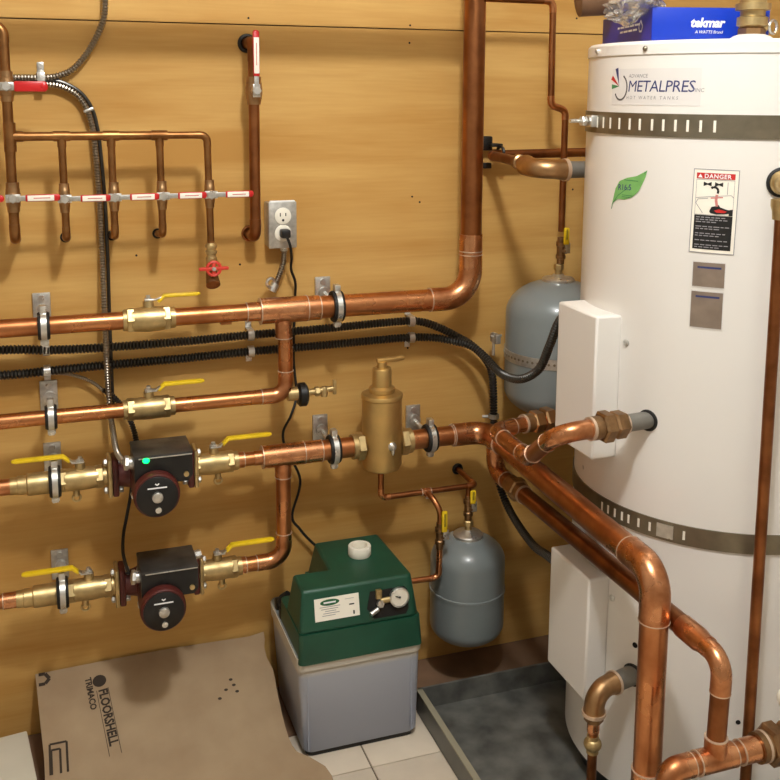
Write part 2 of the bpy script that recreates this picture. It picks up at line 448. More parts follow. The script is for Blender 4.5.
lb = strap(.541, .574, [186, 189.5, 193, 196.5, 199.5, 203.8, 208.3, 220.8], 'slotted steel band at mid height')
build('clasp', band_mb(.546, .569, TR + .002, TR + .0045, 4, 211.5, 217.5), STEEL, lb)
# junction covers
def cover(z0, z1, x_face, y0, y1, name, slope):
    n = 12; poly = [(x_face, y1), (x_face, y0)]
    def surf(y): return TCx - math.sqrt((TR - .001) ** 2 - (y - TCy) ** 2)
    pts = [(surf(y0 + (y1 - y0) * i / n), y0 + (y1 - y0) * i / n) for i in range(n + 1)]
    poly += pts
    c = build(name, MB().prism(poly, z0, z1), WHT2, wh, smooth=20)
    bv = c.modifiers.new('bevel', 'BEVEL'); bv.width = .004; bv.segments = 2; bv.limit_method = 'ANGLE'; bv.angle_limit = rad(50)
    return c
c1 = cover(.655, .905, .863, -.535, -.404, 'junction_cover', 0)
c2 = cover(.205, .436, .869, -.533, -.395, 'junction_cover', 0)
for z, t in ((.86, 194.9), (.40, 193.6)): build('screw', MB().prof(tk(t, z, 0), tn(t), [(0, .006), (.002, .006), (.004, .003)], 10), STEEL, wh)
build('hole', MB().prof(tk(204.9, .335, -.001), tn(204.9), [(0, .005), (.0016, .005)], 12), DARK, wh)
build('hole', MB().prof(tk(243.3, .244, -.001), tn(243.3), [(0, .004), (.0016, .004)], 12), DARK, wh)
build('hole', MB().prof(tk(170, .60, -.001), tn(170), [(0, .004), (.0016, .004)], 12), STEEL, wh)
# maker's sticker
st = build('sticker', mapped(rect_mb(0, 0, .172, .058, 24), tmap(181.5, 1.253, .0005)), STICK, wh, label='pale sticker with the maker name METALPRES')
def tprint(parent, mb, m, th, z, off=.0009, rot=0.0, name='print'): return build(name, mapped(mb, tmap(th, z, off, rot)), m, parent, smooth=0)
tprint(st, text_mb('METALPRES', .0255, .12, .92), PNAVY, 190.3, 1.2745)
tprint(st, text_mb('ADVANCE', .0085, .1, 1.0), PGREY, 190.6, 1.2965)
tprint(st, text_mb('INC', .0085, .1, 1.0), PGREY, 216.6, 1.2745)
tprint(st, text_mb('HOT WATER TANKS', .0075, .1, 1.55), PGREY, 189.8, 1.2625)
arc = [(.0155 * math.cos(rad(a)) * 1.0, .020 * math.sin(rad(a))) for a in range(-150, 75, 12)]
tprint(st, line_mb(arc, .0028), PDGREY, 186.6, 1.281)
for a, m_, l_ in ((105, PNAVY, .030), (145, PRED, .025), (182, PGRND, .020)):
    c_, s_ = math.cos(rad(a)), math.sin(rad(a)); b_ = (-.001, .002)
    tprint(st, poly_mb([b_, (b_[0] + c_ * l_ - s_ * .004, b_[1] + s_ * l_ + c_ * .004), (b_[0] + c_ * l_ + s_ * .004, b_[1] + s_ * l_ - c_ * .004)]), m_, 186.0, 1.281)
# leaf sticker
up = [(0, 0), (.004, .012), (.008, .028), (.018, .042), (.036, .049), (.056, .053), (.07, .060), (.077, .064)]
dn = [(.075, .055), (.069, .042), (.061, .028), (.048, .0175), (.032, .0125), (.016, .0125), (.006, .006)]
def leaf_mb(a, b, n=26):
    def at(c, x):
        for p, q in zip(c, c[1:]):
            if p[0] <= x <= q[0] + 1e-9: return p[1] + (q[1] - p[1]) * (x - p[0]) / max(q[0] - p[0], 1e-9)
        return c[-1][1]
    mb = MB(); x1 = a[-1][0]
    for i in range(n):
        u, w_ = x1 * i / n, x1 * (i + 1) / n
        mb.add([(u, at(b, u), 0), (w_, at(b, w_), 0), (w_, at(a, w_), 0), (u, at(a, u), 0)], [(0, 1, 2, 3)])
    return mb
lo = build('leaf_sticker', mapped(leaf_mb(up, [(0, 0)] + dn[::-1] + [up[-1]]), tmap(184.2, 1.086, .0008)), PGRN, wh, label='green leaf sticker reading R16.5', smooth=0)
tprint(lo, line_mb([(0, -.006), (.003, .004), (.016, .018), (.036, .031), (.076, .062)], .0014), PGRND, 184.2, 1.086, .0011)
tprint(lo, text_mb('R16.5', .0135, .05, 1.0, bold=.0002), PNAVY, 187.6, 1.1135, .0013, .06)
for k, (x0, x1, y) in enumerate(((.030, .06, .0445), (.026, .05, .0195), (.026, .044, .0165))): tprint(lo, rect_mb(x0, y, x1, y + .0012, 3), PGRND, 184.2, 1.086, .0013)
# danger label
W_, H_ = .068, .131
dg_ = build('danger_label', mapped(rect_mb(0, 0, W_, H_, 10), tmap(217.5, 1.0265, .0006, -.012)), WHTL, wh, label='white, red and black warning label headed DANGER')
def dp(mb, m, off=.001): return build('print', mapped(mb, tmap(217.5, 1.0265, off, -.012)), m, dg_, smooth=0)
dp(frame_mb(0, 0, W_, H_, .0012, 10), PGREY)
dp(rect_mb(.005, .116, W_ - .006, .125, 10), PRED)
dp(mapped(text_mb('DANGER', .0092, 0, 1.12, bold=.0002), lambda v: v + V((.0165, .1172, 0))), PWHT, .0013)
dp(poly_mb([(.007, .1175), (.014, .1175), (.0105, .1235)]), PWHT, .0013)
dp(frame_mb(.005, .06, W_ - .006, .115, .0006, 10), PGREY)
for cx in (.022, .039): dp(poly_mb([(cx - .006, .1045), (cx, .107), (cx + .006, .1045), (cx + .006, .1115), (cx, .109), (cx - .006, .1115)]), PBLK)
dp(line_mb([(.028, .1015), (.031, .104), (.036, .103), (.0385, .099), (.038, .094)], .0034), PBLK)
dp(line_mb([(.037, .092), (.036, .084), (.038, .074)], .004), PPINK); dp(line_mb([(.028, .0865), (.046, .0885)], .002), PPINK)
dp(line_mb([(.006, .086), (.03, .089), (.058, .092), (.062, .088)], .0009), PGREY); dp(line_mb([(.009, .084), (.006, .078), (.017, .063)], .0009), PGREY); dp(line_mb([(.009, .084), (.024, .086)], .0009), PGREY); dp(line_mb([(.052, .112), (.052, .093)], .0009), PGREY)
dp(poly_mb([(.027, .066), (.03, .073), (.036, .0745), (.04, .077), (.043, .073), (.052, .07), (.058, .069), (.058, .064), (.05, .0625), (.038, .0615), (.029, .063)]), PBLK)
dp(poly_mb([(.034, .0675), (.041, .07), (.053, .067), (.05, .0645), (.038, .0645)]), PRED, .0013)
dp(poly_mb([(.056, .0605), (.0615, .0605), (.0615, .0705), (.056, .0695)]), PBLK, .0014)
dp(rect_mb(.005, .006, W_ - .006, .0595, 10), PBLK)
for k in range(14):
    if k in (3, 6, 9, 11): continue
    y = .0555 - k * .0036; x = .008
    lim = W_ - .010 - (.012 if k in (2, 5, 8, 13) else 0)
    while x < lim - .006:
        l_ = random.uniform(.004, .009); dp(rect_mb(x, y, min(x + l_, lim), y + .0014), PGREY, .0013); x += l_ + .0018
for z0, z1, th in ((.9715, 1.0125, 219.0), (.906, .966, 218.9)):
    p = build('rating_plate', mapped(rect_mb(0, 0, .0505, z1 - z0, 8), tmap(th, z0, .0006)), PLATE, wh)
    build('print', mapped(rect_mb(.008, z1 - z0 - .0105, .044, z1 - z0 - .0075, 6), tmap(th, z0, .001)), PNAVY, p, smooth=0)
    build('print', mapped(frame_mb(.0, 0, .0505, z1 - z0, .0012, 8), tmap(th, z0, .001)), STICK, p, smooth=0)
# dome under the brass valve on top
build('top_collar', MB().prof((1.058, -.635, 1.3545), (0, 0, 1), [(0, .036), (.006, .028), (.009, .02)], 24), WHT, wh)

# nipples belonging to the tank, with black grommets
def nipple(th, z, L, r, d=None, g=1.25):
    p = tk(th, z, -.004); d = V(d).normalized() if d is not None else tn(th)
    o = build('nipple', MB().cyl(p, p + d * L, r, n=20), NIP, wh)
    build('grommet', MB().torus(tk(th, z, .0005), tn(th), r * 1.06, .003, 24, 8), RUB, o); return p + d * L

# ================================================================== PIPEWORK AROUND THE TANK
# front loop with unions between two tank ports
r1 = .0145
d2 = V((-.9935, -.075, .0)).normalized()
e2 = nipple(205.7, .738, .052, .0145, d2)
lp = thing('copper_pipe_loop', 'bright copper loop with bronze union running into grey tank stub', 'pipe', (.79, -.305, .64))
E2 = e2 + d2 * .125
J = V((.782, -.462, .644))
run(lp, [(.992, -.27, .643), (.79, -.305, .64), J, E2, e2 + d2 * .03], r1, COP, COPF, br=.034)
un = build('union', MB().hexn(e2 - d2 * .002, e2 + d2 * .022, .0235).hexn(e2 + d2 * .024, e2 + d2 * .046, .0265).cyl(e2 + d2 * .04, e2 + d2 * .062, .0195), BRONZD, lp)
ring(un, e2 + d2 * .064, d2, .0195, wd=.005); ring(un, e2 - d2 * .003, d2, .018, wd=.003)
a = V((.862, -.290, .641)); dx = V((.985, .17, .01)).normalized()
un = build('union', MB().cyl(a, a + dx * .018, .018).hexn(a + dx * .016, a + dx * .04, .0225).hexn(a + dx * .042, a + dx * .066, .0245), BRONZ, lp)
ring(un, a - dx * .002, dx, .0185, wd=.005)

# ================================================================== MAIN PIPE RUNS ON THE WALL
Y = -.10
zM, zP, zG, zH = .8545, .6845, .5615, .3425
# main upper run with big riser
m1 = thing('copper_main_pipe', 'long upper copper main with wide tee bending up into the tall riser', 'pipe', (.437, Y, zM))
build('pipe', MB().cyl((-1.298, Y, zM), (.15, Y, zM), .0165), COP, m1)
build('pipe', MB().cyl((.205, Y, zM), (.37, Y, zM), .0165), COP, m1)
sleeve(m1, (.362, Y, zM), (.392, Y, zM), .0185, 'reducer')
tee(m1, (.434, Y, zM), (1, 0, 0), .092, .0252, (0, 0, -1), .055, .0165)
run(m1, [(.475, Y, zM), (.827, Y, zM), (.8265, Y, .985)], .0222, COP, COPF, br=.056, sock=1.5)
build('riser_pipe', MB().cyl((.8265, Y, .985), (.825, Y, 1.95), .0218), COPD, m1)
sleeve(m1, (.8265, Y, .935), (.8265, Y, .986), .0238, rings=False)
sleeve(m1, (.8265, Y, .950), (.8265, Y, .952), .0243, name='solder_band', m=SOLD, rings=False)
m1b = thing('overhead_copper_pipe', 'horizontal copper pipe running just above the picture, shading the plywood seam', 'pipe', (.2, -.2, 1.494))
build('pipe', MB().cyl((-1.29, -.2, 1.494), (.76, -.2, 1.494), .0225), COPD, m1b)
build('cap', MB().cyl((.75, -.2, 1.494), (.775, -.2, 1.494), .0245), COPF, m1b)
sleeve(m1, (.478, Y, zM), (.505, Y, zM), .0242)
build('tag', MB().box((.322, Y - .001, zM - .0175), (.02, .012, .005)), COPD, m1)
# second run with elbow up to the tee
m2 = thing('copper_return_pipe', 'copper pipe run below black conduits rising by elbow into the main tee', 'pipe', (.2, Y, zP))
build('pipe', MB().cyl((-1.298, Y, zP), (.13, Y, zP), .0138), COP, m2)
run(m2, [(.215, Y, zP), (.437, Y, zP), (.437, Y, zM - .05)], .0140, COP, COPF, br=.026, sock=1.6)
sleeve(m2, (.437, Y, .742), (.437, Y, .79), .0146, rings=False, m=COP)
build('plug_fitting', MB().cyl((.44, Y, zP), (.462, Y, zP), .0135), BRASS, m2)
build('black_union', MB().prof((.460, Y, zP - .003), (1, 0, 0), [(0, .018), (.004, .0235), (.016, .0235), (.02, .018)], 20), BLKP, m2)
dr = build('drain_cock', MB().cyl((.478, Y, zP), (.500, Y, zP), .0065).hexn((.495, Y, zP), (.505, Y, zP), .010).cyl((.5, Y, zP + .001), (.532, Y, zP + .003), .006).prof((.515, Y, zP - .011), (0, 0, 1), [(0, .007), (.012, .009), (.02, .005)], 12), BRASS, m2)
build('tap_handle', MB().bbox((.536, Y, zP + .006), (.007, .008, .03), .002).cyl((.525, Y, zP + .003), (.536, Y, zP + .004), .004, n=10), BRASS, dr)
# pump line (upper)
m3 = thing('copper_pump_header', 'wide copper header between upper pump valve and brass air separator, with tee', 'pipe', (.43, Y, zG))
build('pipe', MB().cyl((.335, Y, zG), (.395, Y, zG), .0135), COP, m3)
sleeve(m3, (.335, Y, zG), (.352, Y, zG), .0152); sleeve(m3, (.372, Y, zG), (.39, Y, zG), .0145, rings=False)
tee(m3, (.43, Y, zG), (1, 0, 0), .084, .0225, (0, 0, -1), .045, .0165)
build('pipe', MB().cyl((.465, Y, zG), (.585, Y, zG), .0205), COP, m3)
sleeve(m3, (.472, Y, zG), (.508, Y, zG), .0222)
# lower pump line
m4 = thing('copper_lower_pump_pipe', 'copper pipe from lower pump valve turning up by elbow to the header tee', 'pipe', (.35, Y, zH))
run(m4, [(.335, Y, zH), (.43, Y, zH), (.43, Y, zG - .04)], .0148, COP, COPF, br=.034, sock=1.5)
sleeve(m4, (.335, Y, zH), (.352, Y, zH), .0165)
# header right of the separator, forward run and drop
m5 = thing('copper_forward_pipe', 'thick copper pipe coming forward from the wall and dropping in front of tank', 'pipe', (.868, Y, zG))
build('pipe', MB().cyl((.69, Y, zG), (.86, Y, zG), .0202), COP, m5)
sleeve(m5, (.79, Y, zG), (.832, Y, zG), .0222)
run(m5, [(.84, Y, zG), (.872, Y, zG), (.847, -.757, zG), (.849, -.757, .10)], .0218, COP, COPF, br=.040, sock=1.7)
sleeve(m5, (.849, -.757, .14), (.849, -.757, .236), .0242)
dfw = (V((.847, -.757, zG)) - V((.872, Y, zG))).normalized()
# lower branch forward run
m6 = thing('copper_branch_pipe', 'thinner copper pipe below the thick one, dropping into a horizontal tee', 'pipe', (.885, -.118, .478))
run(m6, [(.884, -.112, zG - .02), (.885, -.118, .478), (.8865, -.80, .478)], .0166, COPD, COPF, br=.034)
build('reducer', MB().prof((.8862, -.775, .478), (0, -1, 0), [(0, .0182), (.04, .0182), (.05, .0158), (.062, .0158)], 20), COPF, m6)
run(m6, [(.8855, -.81, .478), (.885, -.871, .478), (.882, -.871, .345)], .0138, COPD, COPF, br=.028, sock=1.6)
u0 = V((.8855, -.19, .478))
un = build('union', MB().cyl(u0, u0 + V((0, -.02, 0)), .019).hexn(u0 + V((0, -.018, 0)), u0 + V((0, -.045, 0)), .0245).cyl(u0 + V((0, -.045, 0)), u0 + V((0, -.06, 0)), .0195), BRONZ, m6)
ring(un, u0 + V((0, -.062, 0)), (0, -1, 0), .0195, wd=.004)
# bottom right horizontal piece with tee and union
m7 = thing('copper_tee_pipe', 'short horizontal copper pipe with tee and big bronze union at the bottom right', 'pipe', (.88, -.871, .324))
zT = .324
run(m7, [(.803, -.871, .12), (.803, -.871, zT), (.95, -.871, zT)], .0158, COP, COPF, br=.018)
tee(m7, (.882, -.871, zT), (1, 0, 0), .062, .018, (0, 0, 1), .034, .0165)
sleeve(m7, (.925, -.871, zT), (.962, -.871, zT), .0182)
un = build('union', MB().cyl((.955, -.871, zT), (.976, -.871, zT), .0225).hexn((.972, -.871, zT), (.996, -.871, zT), .031).hexn((1.0, -.871, zT), (1.03, -.871, zT), .028), BRONZD, m7)
ring(un, (.966, -.871, zT), (1, 0, 0), .0232, wd=.004)
build('pipe', MB().cyl((1.03, -.871, zT), (1.2, -.871, zT), .0158), COP, m7)
wc = build('white_cap', MB().prof((1.028, -.845, .375), (-.3, -.9, .1), [(0, .016), (.012, .018), (.022, .014), (.026, .006)], 20), IVORY, origin=(1.028, -.845, .375), label='round white plastic cap just above the bronze union at right edge', cat='cap')
# relief discharge pipe on the right
m8 = thing('relief_discharge_pipe', 'thin vertical copper discharge pipe down the front of the tank at right', 'pipe', (1.037, -.752, .05))
build('pipe', MB().cyl((1.043, -.752, .05), (1.037, -.752, 1.10), .0090), COPD, m8)
build('adapter', MB().prof((1.037, -.752, 1.088), (0, 0, 1), [(0, .0125), (.012, .0135), (.02, .016), (.03, .016)], 16), BRASS, m8)
vb = thing('relief_valve', 'grey and brass relief valve in a black ring on tank at the right edge', 'valve', tk(245.6, 1.136))
pv = tk(245.6, 1.140)
build('grommet', MB().torus(pv + tn(245.6) * .002, tn(245.6), .0195, .0035, 28, 8), RUB, vb)
build('valve_body', MB().prof(pv, tn(245.6), [(0, .019), (.012, .018), (.016, .015), (.04, .015), (.05, .01)], 20), BRASS, vb)
build('valve_cap', MB().prof(pv + tn(245.6) * .03 + V((.018, 0, .002)), (.9, -.3, .1), [(0, .012), (.006, .016), (.03, .016)], 16), GREYT, vb)
# lower drain elbow
dd = V((math.cos(rad(193)), math.sin(rad(193)), 0))
e3 = nipple(204.7, .279, .05, .0165, dd)
m9 = thing('drain_elbow_pipe', 'bronze street elbow with small brass union dropping from the lower tank stub', 'pipe', (.82, -.615, .279))
q = e3 + dd * .043
ap, t_ = arc_pts(q, dd, V((0, 0, -1)), .03)
el = build('elbow', MB().tube([e3 - dd * .004] + ap + [q + V((0, 0, -.042))], [.0195] + [.0172] * len(ap) + [.0195], 18), BRONZ, m9)
ring(el, e3 - dd * .002, dd, .0205, wd=.005); ring(el, q + V((0, 0, -.04)), (0, 0, 1), .0205, wd=.006)
build('pipe', MB().cyl(q + V((0, 0, -.04)), q + V((0, 0, -.25)), .0082), COPD, m9)
build('nut', MB().hexn(q + V((0, 0, -.043)), q + V((0, 0, -.056)), .0165), BRONZD, m9)
build('coupling', MB().cyl(q + V((0, 0, -.056)), q + V((0, 0, -.075)), .0105), COPF, m9)
build('union', MB().ball(q + V((0, 0, -.098)), .0155, (1, 1, .85)).cyl(q + V((0, 0, -.082)), q + V((0, 0, -.114)), .0105), BRASS, m9)
# upper left connection
pz = 1.140
e4 = V((.925, -.302, pz - .010))
build('nipple', MB().cyl((.922, -.302, pz - .010), (.99, -.302, pz - .010), .0158), NIP, wh)
m10 = thing('upper_tank_connection', 'copper pipe from the wall with fat bronze elbow into top of white tank', 'pipe', (.888, -.1, pz))
run(m10, [(1.25, -.042, 1.146), (.892, -.042, pz + .002), (.872, -.215, pz)], .0098, COPD, COP, br=.022, rings=False)
build('adapter', MB().prof((.874, -.205, pz), V((-.012, -.1, -.002)), [(0, .0105), (.006, .015), (.02, .015), (.022, .0115), (.03, .0115), (.034, .0145), (.05, .0145)], 16), BRONZ, m10)
ap, t_ = arc_pts(V((.869, -.302, pz - .008)), V((-.02, -1, -.06)).normalized(), V((1, 0, 0)), .034)
el = build('elbow', MB().tube([V((.870, -.25, pz - .004))] + ap + [e4], [.020] + [.0182] * len(ap) + [.0205], 18), BRONZ, m10)
ring(el, e4, (1, 0, 0), .0212, wd=.007)
br_ = thing('pipe_bracket', 'small black plastic pipe bracket on the wall beside the riser', 'bracket', (.897, 0, 1.15))
build('base_plate', MB().bbox((.895, -.012, 1.165), (.024, .024, .03), .003).bbox((.897, -.012, 1.118), (.018, .022, .012), .002), BLKP, br_)
build('clip', MB().torus((.915, -.045, 1.146), (1, .1, 0), .0135, .0035, 20, 8).bbox((.908, -.03, 1.162), (.026, .03, .007), .002), BLKP, br_)

# ================================================================== SMALL PIPE TO UPPER EXPANSION TANK
gy = -.115
m11 = thing('thin_copper_pipe', 'thin copper pipe beside the riser jogging down to grey expansion tank', 'pipe', (1.0, gy, 1.25))
run(m11, [(.84, gy, 1.453), (.990, gy, 1.453), (.992, gy, 1.246), (1.026, gy, 1.236), (1.026, gy, .985)], .0068, COPD, COP, br=.014, rings=False)
def expansion_tank(name, label, x, y, z0, z1, R, seam):
    t = thing(name, label, 'tank', (x, y, z0)); H = z1 - z0
    def dome(h, flip):
        q = [(h * (1 - math.cos(PI / 2 * k / 10)), R * math.sin(PI / 2 * k / 10)) for k in range(1, 11)]
        return q if not flip else [(H - a, b) for a, b in q[::-1]]
    prof = dome(R * .55, False)
    prof += [(seam - .004, R), (seam - .003, R + .0018), (seam + .003, R + .0018), (seam + .004, R)] if seam else []
    prof += dome(R * .68, True)
    build('shell', MB().prof((x, y, z0), (0, 0, 1), prof, 48), GREYT, t, smooth=50)
    fr = min(R * .40, .034)
    build('flange', MB().prof((x, y, z1 - .005), (0, 0, 1), [(0, fr), (.006, fr), (.009, fr * .9), (.011, fr * .5), (.016, fr * .3)], 28), STEEL, t)
    build('stem', MB().cyl((x, y, z1), (x, y, z1 + .022), .0075).hexn((x, y, z1 + .02), (x, y, z1 + .032), .0105), BRASS, t)
    return t
gt = expansion_tank('expansion_tank', 'grey steel expansion tank strapped to the wall behind white tank', 1.022, gy, .588, .884, .108, 0)
bs = build('strap', MB().prof((1.022, gy, .715), (0, 0, 1), [(0, .1085), (0, .1098), (.022, .1098), (.022, .1085)], 48, cap=False), GALV, gt)
for k in range(26): 
    a = rad(150 + k * 6); p = V((1.022 + .1094 * math.cos(a), gy + .1094 * math.sin(a), .726)); build('strap_hole', MB().cyl(p, p + V((math.cos(a), math.sin(a), 0)) * .001, .0028, n=6), DKST, bs)
build('strap_bolt', MB().bbox((.906, -.06, .752), (.012, .03, .02), .002).cyl((.894, -.06, .757), (.92, -.06, .757), .003, n=8).cyl((.902, -.06, .715), (.902, -.06, .765), .0035, n=8), GALV, bs)
lt = expansion_tank('expansion_tank', 'small grey expansion tank hanging low between green feeder and drip pan', .833, Y, .094, .336, .0800, .122)
# feeder line
sm = .0062
m12 = thing('feeder_copper_line', 'thin copper line from below the air separator to green feeder and small tank', 'pipe', (.635, Y, .44))
run(m12, [(.635, Y, .512), (.635, Y, .4445), (.848, Y, .4445), (.848, -.004, .4445)], sm, COPD, COP, br=.012, rings=False)
build('wall_ring', MB().torus((.848, -.003, .4445), (0, 1, 0), .009, .004, 18, 8), BLKP, m12)
tee(m12, (.735, Y, .4445), (1, 0, 0), .02, .0078, (.2, -.6, -.5), .012, .0075)
build('pipe', MB().tube(spline([(.735, Y, .4445), (.742, -.125, .436), (.750, -.14, .415), (.751, -.14, .39)]), sm, 12), COP, m12)
run(m12, [(.751, -.14, .345), (.750, -.14, .270), (.655, -.14, .272)], sm, COP, COPF, br=.013, rings=False)
build('pipe', MB().cyl((.832, Y, .4445), (.832, Y, .415), sm), COPD, m12)
build('adapter', MB().hexn((.66, -.14, .272), (.678, -.14, .272), .0125), IVORY, m12)

# ================================================================== BALL VALVES
def ball_valve(label, loc, flow, stem, r=.0138, L=.10, hl=.078, group=None, drain=False, hx=1, key='a', lift=.013):
    """brass ball valve: local X flow, local Z stem, handle towards local +X"""
    x = V(flow) * hx
    t = thing('ball_valve', label, 'valve', loc, axes(x, stem), group)
    k = (key, round(r, 4), round(L, 4), round(hl, 4), drain)
    R = r * 1.34
    def body(mb):
        mb.prof((-L / 2, 0, 0), (1, 0, 0), [(0, r * 1.2), (L * .16, r * 1.2), (L * .17, r * 1.32), (L * .30, r * 1.36), (L * .34, R * 1.04), (L * .5, R * 1.08), (L * .64, R * 1.04), (L * .66, r * 1.4), (L * .80, r * 1.36), (L * .82, r * 1.2), (L, r * 1.2)], 20)
        mb.cyl((0, 0, R * .7), (0, 0, R + .011), r * .62, n=14)
    lpart('body', k + ('b',), body, BRASS, t)
    lpart('hex_collar', k + ('h0',), lambda mb: mb.hexn((-L * .44, 0, 0), (-L * .27, 0, 0), r * 1.44), BRASS, t)
    lpart('hex_collar', k + ('h1',), lambda mb: mb.hexn((L * .25, 0, 0), (L * .42, 0, 0), r * 1.44), BRASS, t)
    zt = R + .011
    lpart('stem_nut', k + ('n',), lambda mb: mb.hexn((0, 0, zt), (0, 0, zt + .006), .0075).cyl((0, 0, zt + .005), (0, 0, zt + .011), .004, n=8), STEEL, t)
    za = zt + .002; zb = zt + lift
    def arm(mb):
        mb.bbox((.004, 0, za), (.022, .016, .003), .001)
        for (a, b) in (((.012, za), (.026, zb)),):
            d = V((b[0] - a[0], 0, b[1] - a[1])); ang = -math.atan2(d.z, d.x)
            mb.bbox(V(((a[0] + b[0]) / 2, 0, (a[1] + b[1]) / 2)), (d.length + .004, .012, .0026), .0008, Matrix.Rotation(ang, 3, 'Y'))
    h = lpart('lever_arm', k + ('a',), arm, STEEL, t)
    def grip(mb):
        d = V((.014, 0, .010)); 
        mb.bbox((.024, 0, zb - .003), (.018, .0145, .0062), .0028, Matrix.Rotation(-.75, 3, 'Y'))
        mb.bbox((.026 + hl / 2, 0, zb + .002), (hl, .0155, .0068), .003)
        mb.ball((.026 + hl, 0, zb + .002), .0078, (.6, 1, .42), 12)
    lpart('handle', k + ('g',), grip, YEL, t)
    if drain:
        lpart('drain_port', k + ('d',), lambda mb: mb.cyl((.008, 0, -R * .8), (.008, 0, -R - .012), .006, n=12).torus((.008, 0, -R - .016), (0, 1, 0), .007, .0022, 14, 6), BRASS, t)
    return t
gv = None
ball_valve('yellow lever valve on the topmost copper main, below red drain tap', (.180, Y, zM), (1, 0, 0), (0, .12, 1), .0165, .094, .066, None, key='m', lift=.006)
ball_valve('yellow lever valve on the middle copper run under black conduits', (.175, Y, zP), (1, 0, 0), (0, .0, 1), .0150, .094, .074, None, key='p', lift=.010)
ball_valve('brass valve left of upper pump, yellow lever pointing left', (.047, Y, zG), (1, 0, 0), (0, 0, 1), .0150, .094, .088, None, True, -1, key='g')
ball_valve('brass valve left of lower pump, yellow lever pointing left', (.054, Y, zH), (1, 0, 0), (0, 0, 1), .0150, .094, .088, None, True, -1, key='g')
ball_valve('brass valve right of upper pump, yellow lever pointing right', (.293, Y, zG), (1, 0, 0), (0, 0, 1), .0150, .094, .084, None, True, 1, key='g')
ball_valve('brass valve right of lower pump, yellow lever pointing right', (.296, Y, zH), (1, 0, 0), (0, 0, 1), .0150, .094, .084, None, True, 1, key='g')
# brass couplings continuing to the left of both pump valves
for z, lab in ((zG, 'brass coupling and copper pipe feeding the upper pump from the left'), (zH, 'brass coupling and copper pipe feeding the lower pump from the left')):
    t = thing('pump_inlet_pipe', lab, 'pipe', (-.06, Y, z))
    build('pipe', MB().cyl((-1.298, Y, z), (-.06, Y, z), .0132), COP, t)
    build('coupling', MB().prof((-.075, Y, z), (1, 0, 0), [(0, .0158), (.012, .0158), (.013, .0175), (.028, .0175), (.03, .0205), (.078, .0205), (.083, .018)], 20), BRASS, t)
    sleeve(t, (-.098, Y, z), (-.07, Y, z), .0148)

def small_valve(label, loc, z_dir=1, hl=.045, turn=0.0):
    """little vertical valve: flow along Z, yellow flat handle standing up in front"""
    t = thing('isolation_valve', label, 'valve', loc, Matrix.Rotation(turn, 3, 'Z'))
    lpart('body', ('sv', 'b'), lambda mb: mb.prof((0, 0, -.028), (0, 0, 1), [(0, .0078), (.01, .0078), (.011, .0105), (.018, .0105), (.02, .0085), (.036, .0085), (.038, .0105), (.046, .0105), (.047, .0078), (.056, .0078)], 14).cyl((0, 0, 0), (.008, -.012, 0), .006, n=10), BRONZD, t)
    lpart('lever_arm', ('sv', 'a'), lambda mb: mb.bbox((.0085, -.0125, .006), (.012, .004, .022), .0012), STEEL, t)
    lpart('handle', ('sv', 'h', hl), lambda mb: mb.bbox((.0035, -.0155, .014 + hl / 2), (.0125, .0065, hl), .003), YEL, t)
    lpart('handle_mark', ('sv', 'k', hl), lambda mb: mb.bbox((.0035, -.0190, .018 + hl / 2), (.0045, .0006, hl * .6), .0002), mat('yellow_mark', (150, 130, 30), .6) if 'yellow_mark' not in MATS else MATS['yellow_mark'], t)
    return t
small_valve('small valve with upright yellow handle on top of the strapped grey tank', (1.026, gy, .945), hl=.036)
small_valve('small valve with upright yellow handle feeding the green feeder', (.751, -.14, .362), hl=.046)
small_valve('small valve with narrow yellow handle above the low hanging grey tank', (.832, Y, .396), hl=.030)

# ================================================================== RED HANDLE MANIFOLD
mY = -.09
mf = thing('copper_manifold', 'copper manifold with horizontal header and downward branches at upper left', 'manifold', (-.044, mY, 1.19))
run(mf, [(-.16, mY, 1.379), (-.046, mY, 1.379), (-.044, mY, 1.012), (-.044, -.01, 1.0)], .0086, COPM, COPM, br=.017, rings=False)
build('header', MB().cyl((-.044, mY, 1.191), (.214, mY, 1.191), .0078), COPM, mf)
build('tee', MB().cyl((-.044, mY, 1.215), (-.044, mY, 1.165), .0105).cyl((-.044, mY, 1.191), (-.022, mY, 1.191), .0092), COPM, mf)
run(mf, [(.208, mY, 1.191), (.296, mY, 1.191), (.299, mY, .985)], .0066, COPM, COPM, br=.013, rings=False)
for x in (.041, .125, .210):
    build('tee', MB().cyl((x - .014, mY, 1.191), (x + .014, mY, 1.191), .0092).cyl((x, mY, 1.191), (x, mY, 1.172), .0078), COPM, mf)
    run(mf, [(x, mY, 1.18), (x + .001, mY, 1.010), (x + .001, -.008, 1.000)], .0066, COPM, COPM, br=.013, rings=False)
    build('wall_hole', MB().prof((x + .001, -.002, .999), (0, 1, 0), [(0, .010), (.0015, .010)], 14), DARK, mf)
run(mf, [(-.16, mY, 1.379), (-.135, mY, 1.30), (-.131, mY, 1.0)], .0066, COPM, COPM, br=.013, rings=False)
